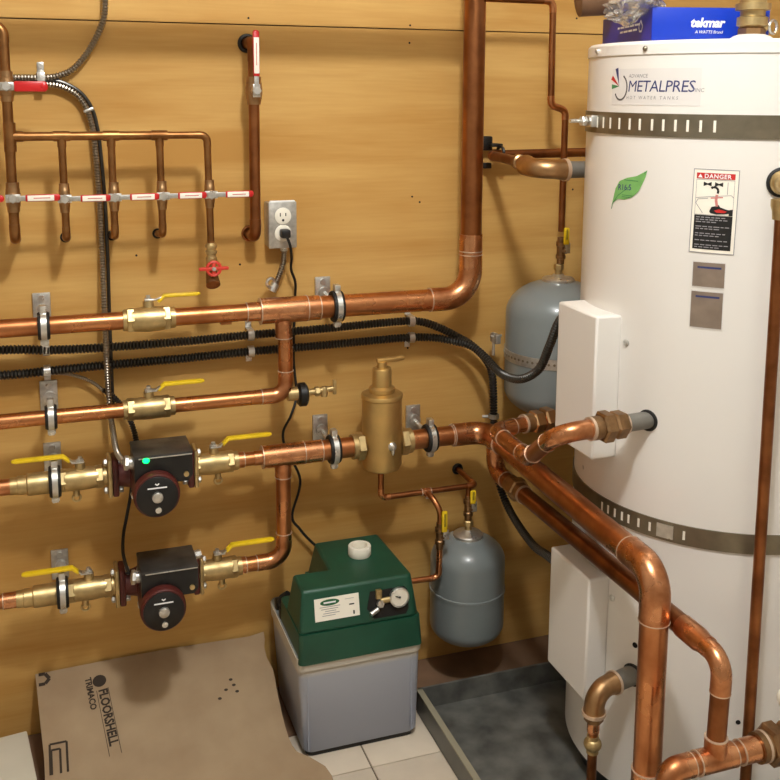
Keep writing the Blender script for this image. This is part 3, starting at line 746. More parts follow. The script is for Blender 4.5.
def red_valve(label, loc, flow=(0, 0, -1), hdir=(1, 0, 0), stem=(0, -1, 0), r=.0068, hl=.05, plate=True, group='red handled manifold valves', start=.02, inline=False, hw=.0125):
    """local X: handle direction, local Z: stem; flow along local Y"""
    t = thing('lever_valve', label, 'valve', loc, axes(hdir, stem), group)
    k = ('rv', r, hl, plate, start, inline, hw)
    lpart('body', k + ('b',), lambda mb: mb.prof((-.026, 0, 0) if inline else (0, -.026, 0), (1, 0, 0) if inline else (0, 1, 0), [(0, r * 1.2), (.010, r * 1.3), (.011, r * 1.4), (.016, r * 1.4), (.02, r * 1.5), (.032, r * 1.5), (.036, r * 1.4), (.041, r * 1.4), (.042, r * 1.3), (.052, r * 1.3)], 16).cyl((0, 0, 0), (0, 0, r * 1.75 + .006), r, n=12), BRONZ, t)
    z = r * 1.75 + .007
    lpart('stem_nut', k + ('n',), lambda mb: mb.hexn((0, 0, z), (0, 0, z + .006), .0085).bbox((0, 0, z - .001), (.024, .014, .003), .001), STEEL, t)
    lpart('lever_arm', k + ('a',), lambda mb: mb.bbox((start * .5 + .006, 0, z), (start + .016, .009, .0028), .0008), GALV, t)
    lpart('handle', k + ('h',), lambda mb: mb.bbox((start + hl / 2, 0, z), (hl, hw, .0062), .0028).ball((start + hl - .002, 0, z), hw * .52, (.8, 1, .48), 12), RED, t)
    if plate: lpart('handle_label', k + ('p',), lambda mb: mb.bbox((start + hl * .47, 0, z + .0034), (hl * .80, .0098, .0008), .0003), WHTL, t)
    if plate: lpart('label_line', k + ('q',), lambda mb: mb.box((start + hl * .5, 0, z + .0039), (hl * .5, .0012, .0003)), PRED, t)
    return t
red_valve('red lever valve on the leftmost branch of the copper manifold', (-.044, mY, 1.0855), hl=.055, r=.0086)
for x, lab in ((.0415, 'red lever valve on the second manifold branch from the left'), (.1265, 'red lever valve on the third manifold branch from the left'), (.2115, 'red lever valve on the fourth manifold branch, left of the drain branch'), (.2985, 'red lever valve above the red drain tap on rightmost manifold branch')):
    red_valve(lab, (x, mY, 1.082), hl=.05, start=.026)
red_valve('white labelled lever tip of the valve cut off by the left edge', (-.131, mY, 1.0855), hl=.05)
red_valve('plain red lever valve high on the manifold riser beside armoured cable strap', (-.045, mY, 1.277), plate=False, hl=.05, r=.0086, group=None, start=.012, hw=.018)
# boiler drain with red wheel
bd = thing('drain_tap', 'brass drain tap with red wheel handle at the end of the manifold', 'tap', (.299, mY, .94))
build('body', MB().prof((.299, mY, .99), (0, 0, -1), [(0, .0075), (.004, .011), (.009, .011), (.01, .0085), (.014, .0085), (.015, .011), (.02, .011), (.021, .0085), (.026, .0085), (.028, .0105), (.05, .0105), (.06, .008)], 18).cyl((.299, mY, .945), (.299, mY - .022, .945), .0065, n=12), BRASS, bd)
build('outlet', MB().tube([V((.299, mY, .935)), V((.299, mY - .006, .922)), V((.299, mY - .016, .912))], [.011, .0125, .0135], 16), BRONZD, bd)
wl = build('wheel', MB().torus((.299, mY - .026, .945), (0, 1, 0), .0125, .003, 20, 8).bbox((.299, mY - .026, .945), (.056, .006, .007), .0025).bbox((.299, mY - .026, .945), (.007, .006, .024), .002), REDH, bd)
build('wheel_screw', MB().cyl((.299, mY - .027, .945), (.299, mY - .031, .945), .004, n=10), STEEL, wl)

# red handled vertical pipe
cY = -.06
m13 = thing('short_copper_riser', 'short dark copper riser coming out of wall hole beside the outlet', 'pipe', (.391, cY, 1.18))
run(m13, [(.391, -.004, 1.362), (.391, cY, 1.362), (.390, cY, .992), (.390, -.004, .992)], .0104, COPD, COPD, br=.022, rings=False)
build('wall_ring', MB().torus((.391, -.002, 1.362), (0, 1, 0), .0140, .0045, 24, 8), BLKP, m13)
build('wall_ring', MB().torus((.390, -.002, .992), (0, 1, 0), .0135, .003, 24, 8), COPD, m13)
red_valve('red lever valve with upright white labelled handle on short copper riser', (.391, cY, 1.272), hdir=(0, 0, 1), stem=(0, -1, 0), hl=.082, r=.0108, group=None, start=.026, inline=True)

# ================================================================== PUMPS
def pump(label, x, z, led):
    t = thing('circulator_pump', label, 'pump', (x, Y, z), None)
    # local: X flow, -Y towards the viewer, Z up
    def L(n, fn, m, p=None): 
        return lpart(n, ('pump', n), fn, m, p or t)
    for sx in (-1, 1):
        nm = 'inlet' if sx < 0 else 'outlet'
        lpart('brass_flange', ('pump', 'bf', sx), lambda mb: mb.bbox((sx * .079, 0, 0), (.008, .05, .074), .003), BRASS, t)
        lpart('iron_flange', ('pump', 'if', sx), lambda mb: mb.bbox((sx * .069, 0, 0), (.011, .048, .072), .003).prof((sx * .066, 0, 0), (-sx, 0, 0), [(0, .022), (.02, .026), (.03, .03)], 16), PUMPR, t)
        for sz in (-1, 1):
            lpart('flange_bolt', ('pump', 'fb', sx, sz), lambda mb: mb.hexn((sx * .064, -.004, sz * .027), (sx * .055, -.004, sz * .027), .0075).cyl((sx * .09, -.004, sz * .027), (sx * .055, -.004, sz * .027), .0038, n=8).hexn((sx * .083, -.004, sz * .027), (sx * .089, -.004, sz * .027), .007), STEEL, t)
    L('volute', lambda mb: mb.prof((-.003, .03, 0), (0, -1, 0), [(0, .025), (.008, .042), (.05, .045), (.058, .041)], 28), PUMPR)
    L('motor_housing', lambda mb: mb.prof((-.006, -.028, 0), (0, -1, 0), [(0, .036), (.03, .040), (.09, .0415), (.098, .0405), (.101, .038)], 36), PUMPR)
    for sx, sz in ((-1, -1), (1, -1), (-1, 1), (1, 1)):
        lpart('motor_screw', ('pump', 'ms', sx, sz), lambda mb: mb.cyl((-.003 + sx * .036, -.02, sz * .034), (-.003 + sx * .036, -.036, sz * .034), .005, n=8), STEEL, t)
    fp = L('face_plate', lambda mb: mb.prof((-.006, -.128, 0), (0, -1, 0), [(0, .0365), (.003, .0365), (.004, .035)], 36), BLKP)
    kn = L('vent_screw', lambda mb: mb.prof((-.006, -.131, -.0005), (0, -1, 0), [(0, .0098), (.006, .0095), (.007, .008)], 18), STEEL)
    L('small_screw', lambda mb: mb.prof((-.005, -.131, -.025), (0, -1, 0), [(0, .0055), (.003, .0055)], 12), STEEL)
    def prn(mb):
        mb.box((-.006, -.1324, .0165), (.034, .0004, .0026)); mb.add([(-.010, -.1324, .0235), (-.006, -.1324, .0205), (-.002, -.1324, .0235), (-.003, -.1324, .0255), (-.006, -.1324, .0235), (-.009, -.1324, .0255)], [(0, 1, 4, 5), (1, 2, 3, 4)])
    lpart('face_print', ('pump', 'pr'), prn, PWHT, t)
    def box_(mb):
        # terminal box: chamfered lower right corner, sits above the motor
        poly = [(-.042, .015), (.052, .015), (.060, .026), (.060, .066), (-.042, .066), (-.042, .03)]
        a = [V((p[0], -.110, p[1])) for p in poly]; mb.plane_poly(a, (0, .085, 0))
    bx = L('terminal_box', box_, BLKP)
    lid_ = L('box_lid', lambda mb: mb.bbox((.009, -.068, .0675), (.104, .088, .006), .002), BLKG)
    L('lid_edge', lambda mb: mb.bbox((.012, -.1123, .0655), (.094, .0012, .0022), .0004), STEEL)
    lpart('knockout', ('pump', 'ko'), lambda mb: mb.cyl((-.042, -.085, .05), (-.055, -.085, .052), .011, n=14).hexn((-.050, -.085, .051), (-.058, -.085, .052), .0135), STEEL, t)
    lpart('side_screw', ('pump', 'ss'), lambda mb: mb.cyl((.048, -.110, .0285), (.048, -.114, .0285), .0048, n=12), BRASS, t)
    if led: build('indicator_led', MB().ball((x - .022, Y - .1135, z + .062), .0050, (1.2, .5, 1), 12), LED, t)
    else: build('bolt', MB().hexn((x + .060, Y - .05, z + .06), (x + .075, Y - .05, z + .062), .008), STEEL, t)
    return t
pump('upper maroon circulator pump with glowing green light on its black box', .178, zG, True)
pump('lower maroon circulator pump with dusty black box, no light', .183, zH, False)

# ================================================================== AIR SEPARATOR
sx_ = .636
sp = thing('air_separator', 'gold brass air separator canister with vent cap on the header', 'air separator', (sx_, Y, .505))
build('canister', MB().prof((sx_, Y, .508), (0, 0, 1), [(0, .030), (.004, .038), (.012, .041), (.150, .041), (.152, .0425), (.158, .0425), (.160, .0415), (.163, .030)], 40), SEPB, sp, smooth=28)
build('neck', MB().prof((sx_, Y, .672), (0, 0, 1), [(0, .0265), (.008, .0265), (.0105, .0225), (.012, .0195), (.046, .0195), (.049, .018), (.050, .010)], 32), SEPB, sp, smooth=28)
vc = build('vent_spout', MB().cyl((sx_, Y, .72), (sx_, Y, .734), .010, n=16).bbox((sx_ + .012, Y, .737), (.048, .012, .010), .003).prof((sx_ + .03, Y, .738), (1, 0, .06), [(0, .005), (.014, .0055), (.018, .003)], 12), SEPB, sp)
for s_ in (-1, 1):
    build('union_nut', MB().hexn((sx_ + s_ * .038, Y, zG), (sx_ + s_ * .056, Y, zG), .029).cyl((sx_ + s_ * .054, Y, zG), (sx_ + s_ * .064, Y, zG), .0255), BRASS, sp)
eb = build('emblem', MB().prof((sx_ + .008, Y - .040, .568), (.18, -1, 0), [(0, .009), (.003, .009), (.006, .006), (.012, .0035)], 14).prof((sx_ + .0085, Y - .046, .563), (0, 0, -1), [(0, .004), (.008, .003), (.012, .0012)], 10), STEEL, sp)

# ================================================================== PIPE CLAMPS
def clamp(label, x, z, r):
    t = thing('pipe_clamp', label, 'clamp', (x, 0, z), None, 'rubber lined pipe clamps')
    lpart('wall_plate', ('cl', 'p'), lambda mb: mb.bbox((-.002, -.004, .012), (.032, .006, .060), .0015), GALV, t)
    lpart('plate_screw', ('cl', 's'), lambda mb: mb.cyl((-.002, -.006, .033), (-.002, -.011, .033), .006, n=10), STEEL, t)
    lpart('rod', ('cl', 'r', r), lambda mb: mb.cyl((0, -.006, .010), (0, -.016, .010), .012, n=12).cyl((0, -.01, .009), (0, Y + r + .004, .004), .005, n=10).hexn((0, Y + r + .014, .003), (0, Y + r + .003, .003), .010), STEEL, t)
    lpart('rubber', ('cl', 'ru', r), lambda mb: mb.prof((-.0105, Y, 0), (1, 0, 0), [(0, r), (0, r + .007), (.003, r + .0085), (.018, r + .0085), (.021, r + .007), (.021, r)], 28, False), RUB, t)
    lpart('band', ('cl', 'b', r), lambda mb: mb.prof((-.006, Y, 0), (1, 0, 0), [(.001, r + .006), (.001, r + .0098), (.011, r + .0098), (.011, r + .006)], 28, False).bbox((0, Y, r + .013), (.012, .018, .016), .002).bbox((0, Y, -r - .012), (.012, .016, .014), .002).cyl((-.007, Y - .004, -r - .013), (.007, Y - .004, -r - .013), .004, n=10), STEEL, t)
    return t
clamp('pipe clamp on the topmost copper main near left edge', -.004, zM, .0168)
clamp('pipe clamp on the middle copper run near left edge', .0008, zP, .0140)
clamp('pipe clamp on the upper pump line near left edge', .002, zG, .0205)
clamp('pipe clamp on the lower pump line near left edge', .006, zH, .0205)
clamp('pipe clamp on the copper main right of its wide tee', .541, zM, .0226)
clamp('pipe clamp just left of the brass air separator', .534, zG, .0208)
clamp('pipe clamp just right of the brass air separator', .742, zG, .0206)

# ================================================================== OUTLET
ob = thing('wall_outlet', 'grey steel outlet box with ivory duplex receptacle and black plug', 'outlet', (.449, 0, 1.01))
build('box', MB().bbox((.447, -.018, 1.011), (.054, .036, .088), .003), GALV, ob)
build('cover_plate', MB().bbox((.449, -.0375, 1.011), (.056, .003, .092), .0012), GALV, ob)
build('box_top_edge', MB().bbox((.449, -.035, 1.0575), (.05, .008, .0035), .001), PWHT, ob)
for zc in (1.029, .995):
    f = build('receptacle', MB().prof((.449, -.038, zc), (0, -1, 0), [(0, .0168), (.003, .0165), (.0035, .0155)], 24), IVORY, ob)
    if zc > 1.01: build('slot', MB().box((.4435, -.0418, zc + .003), (.0018, .001, .007)).box((.4545, -.0418, zc + .003), (.0018, .001, .006)).cyl((.449, -.0418, zc - .008), (.449, -.0424, zc - .008), .0026, n=10), DARK, f)
build('centre_screw', MB().cyl((.449, -.038, 1.012), (.449, -.041, 1.012), .003, n=10), DKST, ob)
pl = build('plug', MB().bbox((.4505, -.052, .996), (.019, .024, .017), .004), BLKP, ob)
cd = build('power_cord', MB().tube(spline([(.452, -.062, .99), (.458, -.062, .972), (.4645, -.045, .945), (.467, -.03, .92), (.478, -.020, .89), (.480, -.007, .85), (.476, -.007, .73), (.481, -.009, .655), (.466, -.022, .615), (.449, -.022, .58), (.455, -.022, .541), (.484, -.022, .472), (.466, -.022, .397), (.482, -.022, .365), (.505, -.022, .335), (.540, -.03, .30)], 8), .0028, 8), RUB, origin=(.467, -.02, .9), label='thin black power cord hanging from outlet down the wall to green feeder', cat='cord')
cdt = thing('conduit_whip', 'short ribbed flexible conduit with connector below the outlet box', 'conduit', (.449, 0, .9))
build('conduit', ribbed([(.455, -.022, .966), (.455, -.022, .95), (.452, -.024, .93), (.442, -.026, .905), (.433, -.028, .888)], .0062, .0045), ARM, cdt)
build('connector', MB().cyl((.435, -.028, .893), (.427, -.03, .878), .0085, n=12).torus((.424, -.034, .896), (.3, -1, 0), .0085, .003, 16, 8), STEEL, cdt)
build('connector', MB().cyl((.455, -.022, .968), (.455, -.022, .957), .008, n=12), STEEL, cdt)

# ================================================================== CABLES
def cable(name, label, cat, pts, r, m, ribs=True, pitch=.006):
    mb = ribbed(pts, r, pitch) if ribs else MB().tube(spline(pts, 12), r, 10)
    return build(name, mb, m, origin=pts[0], label=label, cat=cat)
cable('armoured_cable', 'silver armoured cable curving up and out at top left', 'cable', [(.130, -.016, 1.50), (.129, -.016, 1.433), (.124, -.016, 1.397), (.108, -.016, 1.361), (.090, -.016, 1.333), (.068, -.016, 1.309), (.045, -.016, 1.298), (.02, -.016, 1.2935), (-.06, -.016, 1.293), (-.3, -.016, 1.293), (-.7, -.016, 1.293), (-1.295, -.016, 1.293)], .0062, ARM, pitch=.0055)
cable('armoured_cable', 'silver armoured cable bending down past the manifold to the upper pump', 'cable', [(-1.295, -.016, 1.2795), (-.7, -.016, 1.2795), (-.3, -.016, 1.2795), (-.06, -.016, 1.2795), (.02, -.016, 1.281), (.048, -.016, 1.277), (.073, -.016, 1.262), (.089, -.016, 1.236), (.098, -.016, 1.20), (.101, -.016, 1.16), (.105, -.016, 1.069), (.106, -.018, .955), (.1045, -.046, .82), (.106, -.04, .70), (.109, -.05, .65), (.112, -.12, .615), (.120, -.175, .612)], .0058, ARM, pitch=.0055)
cable('black_cable', 'thin black cable beside the silver armoured one down the wall', 'cable', [(-1.295, -.014, 1.284), (-.7, -.014, 1.284), (-.3, -.014, 1.284), (-.02, -.013, 1.286), (.03, -.012, 1.289), (.06, -.012, 1.28), (.083, -.012, 1.263), (.099, -.012, 1.236), (.107, -.012, 1.20), (.1105, -.012, 1.16), (.115, -.012, 1.069), (.116, -.012, .955), (.115, -.012, .83), (.115, -.012, .66)], .0036, ARMD, False)
cable('black_conduit', 'upper black ribbed conduit along wall dropping behind pipes to lower cover', 'conduit', [(-1.295, -.034, .806), (-.7, -.034, .806), (-.35, -.034, .806), (-.082, -.034, .800), (.005, -.034, .793), (.104, -.026, .788), (.244, -.026, .788), (.382, -.026, .791), (.547, -.026, .793), (.70, -.026, .796), (.748, -.028, .792), (.790, -.03, .776), (.830, -.032, .754), (.866, -.034, .731), (.898, -.036, .696), (.913, -.036, .656), (.918, -.036, .565), (.922, -.042, .458), (.930, -.09, .382), (.921, -.22, .357), (.896, -.335, .386), (.893, -.398, .392)], .0088, ARMD, pitch=.0065)
cable('black_conduit', 'lower black ribbed conduit along wall looping to the upper white cover', 'conduit', [(-1.295, -.034, .757), (-.7, -.034, .757), (-.35, -.034, .757), (-.084, -.034, .752), (.003, -.03, .752), (.102, -.026, .753), (.243, -.026, .754), (.381, -.026, .757), (.547, -.026, .758), (.70, -.026, .760), (.770, -.03, .757), (.815, -.044, .749), (.847, -.068, .741), (.864, -.10, .724), (.875, -.155, .703), (.878, -.235, .713), (.889, -.29, .747), (.886, -.335, .805), (.886, -.37, .86), (.893, -.405, .885)], .0088, ARMD, pitch=.0065)
cable('silver_flex', 'thin silver flexible cable arching left of the middle copper run', 'cable', [(-1.295, -.018, .735), (-.7, -.018, .735), (-.35, -.018, .735), (-.085, -.018, .742), (-.03, -.018, .745), (.005, -.018, .744), (.04, -.018, .738), (.075, -.018, .722), (.098, -.02, .702)], .0036, ARM, pitch=.004)
cable('black_flex', 'short black ribbed cable dropping behind the upper pump box', 'cable', [(.098, -.022, .704), (.118, -.024, .686), (.138, -.026, .658), (.150, -.03, .625), (.155, -.05, .595), (.156, -.07, .58)], .0058, ARMD, pitch=.005)
cable('pump_cable', 'thin dark cable hanging between the two pumps', 'cable', [(.145, -.03, .57), (.143, -.024, .50), (.132, -.022, .44), (.124, -.04, .415), (.118, -.10, .403), (.1215, -.17, .395)], .0032, RUB, False)

def hose_strap(label, x, z, y, r, flip=1):
    t = thing('conduit_strap', label, 'strap', (x, 0, z), None, 'steel conduit straps')
    lpart('saddle', ('hs', r, y), lambda mb: mb.prof((-.006, y, 0), (1, 0, 0), [(0, r), (0, r + .0025), (.012, r + .0025), (.012, r)], 20, False), STEEL, t)
    lpart('tab', ('hs', r, y, 'tab', flip), lambda mb: mb.bbox((0, -.0025, flip * (r + .008)), (.012, .003, .018), .001).box((0, y * .5, flip * (r + .001)), (.012, abs(y), .002)), STEEL, t)
    lpart('tab_screw', ('hs', r, y, 'sc', flip), lambda mb: mb.cyl((0, -.003, flip * (r + .011)), (0, -.007, flip * (r + .011)), .004, n=8), STEEL, t)
    return t
for x, zu, zl, lab in ((-.002, .7935, .752, 'near the left edge'), (.384, .791, .757, 'left of the main tee drop'), (.726, .795, .7595, 'above right of the air separator')):
    hose_strap('steel strap on upper black conduit ' + lab, x, zu, -.03 if x < 0 else -.026, .0092, 1)
    hose_strap('steel strap on lower black conduit ' + lab, x, zl, -.03 if x < 0 else -.026, .0092, -1)
t = thing('cable_strap', 'steel strap holding armoured cables beside the plain red lever', 'strap', (.012, 0, 1.287), None)
build('saddle', MB().bbox((.012, -.024, 1.286), (.014, .003, .032), .001).box((.012, -.012, 1.302), (.014, .024, .002)), STEEL, t)
build('tab', MB().bbox((.012, -.0025, 1.312), (.012, .003, .018), .001).cyl((.012, -.003, 1.314), (.012, -.007, 1.314), .004, n=8), STEEL, t)
t = thing('cable_strap', 'small strap on black conduit below the strapped grey tank', 'strap', (.918, 0, .55), None)
build('saddle', MB().prof((.918, -.036, .565), (0, 0, 1), [(0, .009), (0, .0115), (.010, .0115), (.010, .009)], 18, False).cyl((.918, -.046, .57), (.918, -.052, .57), .004, n=8).cyl((.905, -.034, .57), (.893, -.03, .57), .0035, n=8), STEEL, t)
t = thing('cable_clip', 'tiny clip on armoured cable above the manifold header', 'clip', (.094, 0, 1.235), None)
build('clip', MB().bbox((.092, -.016, 1.235), (.019, .016, .006), .002, Matrix.Rotation(-.35, 3, 'Y')), STEEL, t)

# ================================================================== GLYCOL FEEDER
fd = thing('glycol_feeder', 'green topped fluid feeder on translucent grey tub beside cardboard', 'feeder', (.541, -.14, .004))
def rr_poly(x0, y0, x1, y1, r, n=5):
    out = []
    for cx, cy, a0 in ((x1 - r, y1 - r, 0), (x0 + r, y1 - r, 90), (x0 + r, y0 + r, 180), (x1 - r, y0 + r, 270)):
        for i in range(n + 1): a = rad(a0 + 90 * i / n); out.append((cx + r * math.cos(a), cy + r * math.sin(a)))
    return out
tb = MB(); lv = [(.010, 0.434, -.246, .660, -.03, .016), (.016, .430, -.250, .664, -.026, .016), (.185, .420, -.2545, .6665, -.018, .016), (.188, .417, -.258, .669, -.015, .016), (.214, .416, -.259, .670, -.014, .016)]
rows = [(z, rr_poly(a, b, c, d, r)) for z, a, b, c, d, r in lv]; vs = []; fs = []
for z, pl_ in rows: vs += [(p[0], p[1], z) for p in pl_]
n_ = len(rows[0][1])
for i in range(len(rows) - 1):
    for k in range(n_): fs.append((i * n_ + k, i * n_ + (k + 1) % n_, (i + 1) * n_ + (k + 1) % n_, (i + 1) * n_ + k))
fs.append(tuple(range(n_))[::-1]); fs.append(tuple((len(rows) - 1) * n_ + k for k in range(n_)))
build('tub', tb.add(vs, fs), TUB, fd)
build('foot', MB().prism(rr_poly(.438, -.243, .656, -.034, .014), .0, .010), BLKP, fd)
for x in (.4375, .6475): build('tub_rib', MB().box((x, -.2535, .1), (.0025, .004, .16)), TUB, fd)
cv = build('green_cover', MB().prism(rr_poly(.419, -.262, .668, -.100, .010), .203, .262, rr_poly(.421, -.258, .664, -.100, .010)), GREEN, fd)
# upper hood: L shaped plan with drafted sides, front right recess cut out
def hood():
    A = [(.422, -.256), (.55, -.2575), (.552, -.2575), (.650, -.2575), (.662, -.248), (.662, -.02), (.498, -.02), (.494, -.15), (.422, -.15)]
    B = [(.431, -.238), (.55, -.239), (.552, -.239), (.645, -.239), (.653, -.231), (.646, -.045), (.508, -.045), (.504, -.168), (.431, -.166)]
    return A, B
A_, B_ = hood()
hd = build('green_hood', MB().prism(A_, .262, .341, B_), GREEN, cv, smooth=20)
bv = hd.modifiers.new('bevel', 'BEVEL'); bv.width = .007; bv.segments = 3; bv.limit_method = 'ANGLE'; bv.angle_limit = rad(30)
build('rear_deck', MB().prism([(.494, -.105), (.662, -.105), (.662, -.018), (.494, -.018)], .203, .265), GREEN, cv)
def hood_pt(x, s, off=0.0):                       # point on the sloping front face, s = 0..1 up
    y = -.2575 + .0185 * s; z = .262 + .079 * s; nrm = V((0, -.98, .198)); return V((x, y, z)) + nrm * off
def hf(x0, s0, off): 
    ex = V((1, 0, 0)); ey = V((0, .0185, .079)).normalized(); o = hood_pt(x0, s0, off); return lambda v: o + ex * v.x + ey * v.y + V((0, -.98, .198)) * v.z
rc = build('recess', mapped(MB().prism([(0, .008), (.008, 0), (.012, -.012), (.078, -.012), (.084, -.002), (.084, .034), (.078, .040), (.008, .040)], 0, .0015), hf(.556, .26, .0)), DARK, cv)
lb_ = build('feeder_label', mapped(MB().prism([(0, 0), (.088, 0), (.088, .042), (0, .042)], 0, .001), hf(.453, .26, .0)), WHTL, fd, label='white label with green oval')
def fprint(mb, m): return build('print', mapped(mb, hf(.453, .26, .0013)), m, lb_, smooth=0)
fprint(poly_mb([(.030 + .019 * math.cos(2 * PI * k / 20), .033 + .006 * math.sin(2 * PI * k / 20)) for k in range(20)]), mat('print_green', (26, 92, 52), .5))
fprint(mapped(rect_mb(.018, .0315, .042, .0345), lambda v: v + V((0, 0, .0002))), PWHT)
for k, (a, b, y) in enumerate(((.01, .05, .0245), (.012, .046, .0205), (.02, .042, .0165), (.016, .048, .0125), (.014, .04, .0085))): fprint(rect_mb(a, y, b, y + .0012), PGREY)
fprint(rect_mb(.068, .022, .078, .0245), PBLK); fprint(rect_mb(.075, .004, .078, .011), PBLK); fprint(rect_mb(.06, .034, .078, .0348), PGREY)
gg = build('pressure_gauge', MB().prof(hood_pt(.620, .55, 0), (0, -1, .12), [(0, .0165), (.004, .0195), (.012, .0195), (.013, .0175), (.0105, .017)], 28), STEEL, fd)
build('gauge_face', MB().prof(hood_pt(.620, .55, .011), (0, -1, .12), [(0, .0168), (.0006, .0168)], 28), GLASS, gg)
gp = hood_pt(.620, .55, .0125)
build('needle', MB().cyl(gp, gp + V((-.009, -.001, .004)), .001, n=6).ball(gp, .0022, n=8), PBLK, gg)
pv_ = build('pressure_switch', MB().hexn(hood_pt(.582, .45, 0), hood_pt(.582, .45, .01), .008).cyl(hood_pt(.576, .34, .006), hood_pt(.560, .26, .010), .005, n=10), STEEL, fd)
build('brass_body', MB().bbox(hood_pt(.580, .68, .004), (.012, .01, .018), .002).cyl(hood_pt(.583, .5, .003), hood_pt(.61, .52, .003), .006, n=10), BRASS, pv_)
cp = build('fill_neck', MB().prof((.580, -.128, .340), (0, 0, 1), [(0, .0215), (.004, .0235), (.020, .0235), (.022, .0222), (.022, .0165), (.008, .016)], 32, False), IVORY, fd)
build('fill_cap', MB().prof((.580, -.128, .339), (0, 0, 1), [(0, .016), (.008, .016)], 24).bbox((.580, -.128, .350), (.022, .006, .008), .001), IVORY, cp)
build('side_fitting', MB().hexn((.655, -.14, .272), (.672, -.14, .272), .011), BRASS, fd)
for y in (-.06, -.1): build('lid_clip', MB().bbox((.430, y, .222), (.022, .02, .03), .004), BLKP, fd)
build('hose_stub', MB().tube(spline([(.435, -.075, .22), (.428, -.08, .245), (.44, -.09, .26)]), .008, 10), RUB, fd)
build('tub_lid', MB().prism(rr_poly(.418, -.258, .668, -.016, .014), .2135, .2175), GREYT, fd)

# ================================================================== DRIP PAN
dpn = thing('drip_pan', 'dark grey drip pan on tiles under the white tank', 'pan', (.69, -.18, 0))
px0, px1, py0, py1 = .688, 1.50, -1.02, -.180
build('pan_floor', MB().box(((px0 + px1) / 2, (py0 + py1) / 2, .005), (px1 - px0, py1 - py0, .006)), PANM, dpn, smooth=0)
H = .052; tkn = .004
build('pan_side', MB().plane_poly([(px0, py1, .002), (px1, py1, .002), (px1, py1, H), (px0, py1, H)], (0, -tkn, 0)), PANM, dpn, smooth=0)
build('pan_side', MB().plane_poly([(px0, py0, .002), (px0, py1, .002), (px0, py1, H), (px0, py0, H)], (tkn, 0, 0)), PANM, dpn, smooth=0)
build('pan_side', MB().plane_poly([(px0, py0, .002), (px1, py0, .002), (px1, py0, H), (px0, py0, H)], (0, tkn, 0)), PANM, dpn, smooth=0)
build('pan_side', MB().plane_poly([(px1, py0, .002), (px1, py1, .002), (px1, py1, H), (px1, py0, H)], (-tkn, 0, 0)), PANM, dpn, smooth=0)
build('rim', MB().box((px0 + .004, (py0 + py1) / 2, H + .001), (.012, py1 - py0, .003)), PANR, dpn, smooth=0)
build('rim', MB().box(((px0 + px1) / 2, py1 - .002, H + .001), (px1 - px0, .005, .003)), PANM, dpn, smooth=0)

# ================================================================== CARDBOARD
def card_z(y):
    a = (.134 - .006) / .29
    if y > -.30: z = .134 + a * (y + .01)
    else: z = .006
    if -.36 < y < -.22: s = (y + .36) / .14; z = max(z, .006) if y > -.30 else .006; z += .006 * (1 - abs(s * 2 - 1))
    return z
nx, ny = 30, 30; top = []; 
def card_pt(i, j, dz):
    s = i / nx; t = j / ny; y = -.008 - t * .60
    xr = .405 + (.004 * math.sin(t * 17)) - (.012 * max(0, math.sin((t - .02) * 26)) if t < .2 else 0)
    if y < -.262: xr = .405 + min(.058, (-.262 - y) * 1.1)
    xl = -.052 + .012 * t / .28 if t < .28 else -.040
    x = xl + (xr - xl) * s
    z = card_z(y) + .003 * math.sin(x * 9 + y * 7) * (1 - t) 
    if s > .93: z += (.006 * math.sin(t * 30) + .006) * (s - .93) / .07
    return V((x, y, max(z, .006) + dz))
cb = MB(); vs = [card_pt(i, j, 0) for j in range(ny + 1) for i in range(nx + 1)] + [card_pt(i, j, -.004) for j in range(ny + 1) for i in range(nx + 1)]
N1 = (nx + 1) * (ny + 1); fs = []
for j in range(ny):
    for i in range(nx):
        a = j * (nx + 1) + i; q4 = (a, a + 1, a + nx + 2, a + nx + 1); fs.append(q4); fs.append(tuple(k + N1 for k in q4[::-1]))
ed = [j * (nx + 1) for j in range(ny + 1)]; er = [j * (nx + 1) + nx for j in range(ny + 1)]; et = list(range(nx + 1)); eb_ = [ny * (nx + 1) + i for i in range(nx + 1)]
for e in (ed, er, et, eb_):
    for a, b in zip(e, e[1:]): fs.append((a, b, b + N1, a + N1))
cbo = build('cardboard_sheet', cb.add(vs, fs), CARD, origin=(.18, -.008, .0), label='brown cardboard sheet printed TRIMACO FLOORSHELL leaning against the plywood', cat='cardboard')
INV[cbo.name] = Matrix.Translation(V((.18, -.008, 0)))
def on_card(x, y): 
    z = card_z(y) + .003 * math.sin(x * 9 + y * 7) * (1 - (-.008 - y) / .6); return V((x, y, z + .0012))
def cmap(x0, y0, tilt=0.0):
    c, s_ = math.cos(tilt), math.sin(tilt)
    def f(v):
        a = v.x * c - v.y * s_; b = v.x * s_ + v.y * c
        return on_card(x0 + b, y0 - a * .917)
    return f
def cprint(mb, x0, y0, tilt=.10): return build('print', mapped(mb, cmap(x0, y0, tilt)), INK, cbo, smooth=0)
cprint(mapped(text_mb('FLOORSHELL', .0205, 0, .98, bold=.0007), lambda v: V((v.x * 1.02, v.y * 1.15, 0))), .064, -.066)
cprint(text_mb('TRIMACO', .0165, 0, .95, bold=.0005), .040, -.038)
cprint(poly_mb([(-.002 + .013 * math.cos(2 * PI * k / 18), .013 * math.sin(2 * PI * k / 18)) for k in range(18)]), .067, -.050)
cprint(rect_mb(0, -.0045, .14, -.0035, 8), .064, -.066); cprint(rect_mb(0, .0175, .14, .0185, 8), .064, -.066)
cprint(line_mb([(0, 0), (.0, .012), (.012, .02), (.022, .012), (.022, 0)], .007), -.046, -.012, 0)
for s_ in (0, .012): cprint(line_mb([(.06, s_ * .2), (0 + s_, 0 + s_ * .2), (0 + s_, .03 - s_), (.06, .03 - s_)], .004), -.030, -.150, 0)
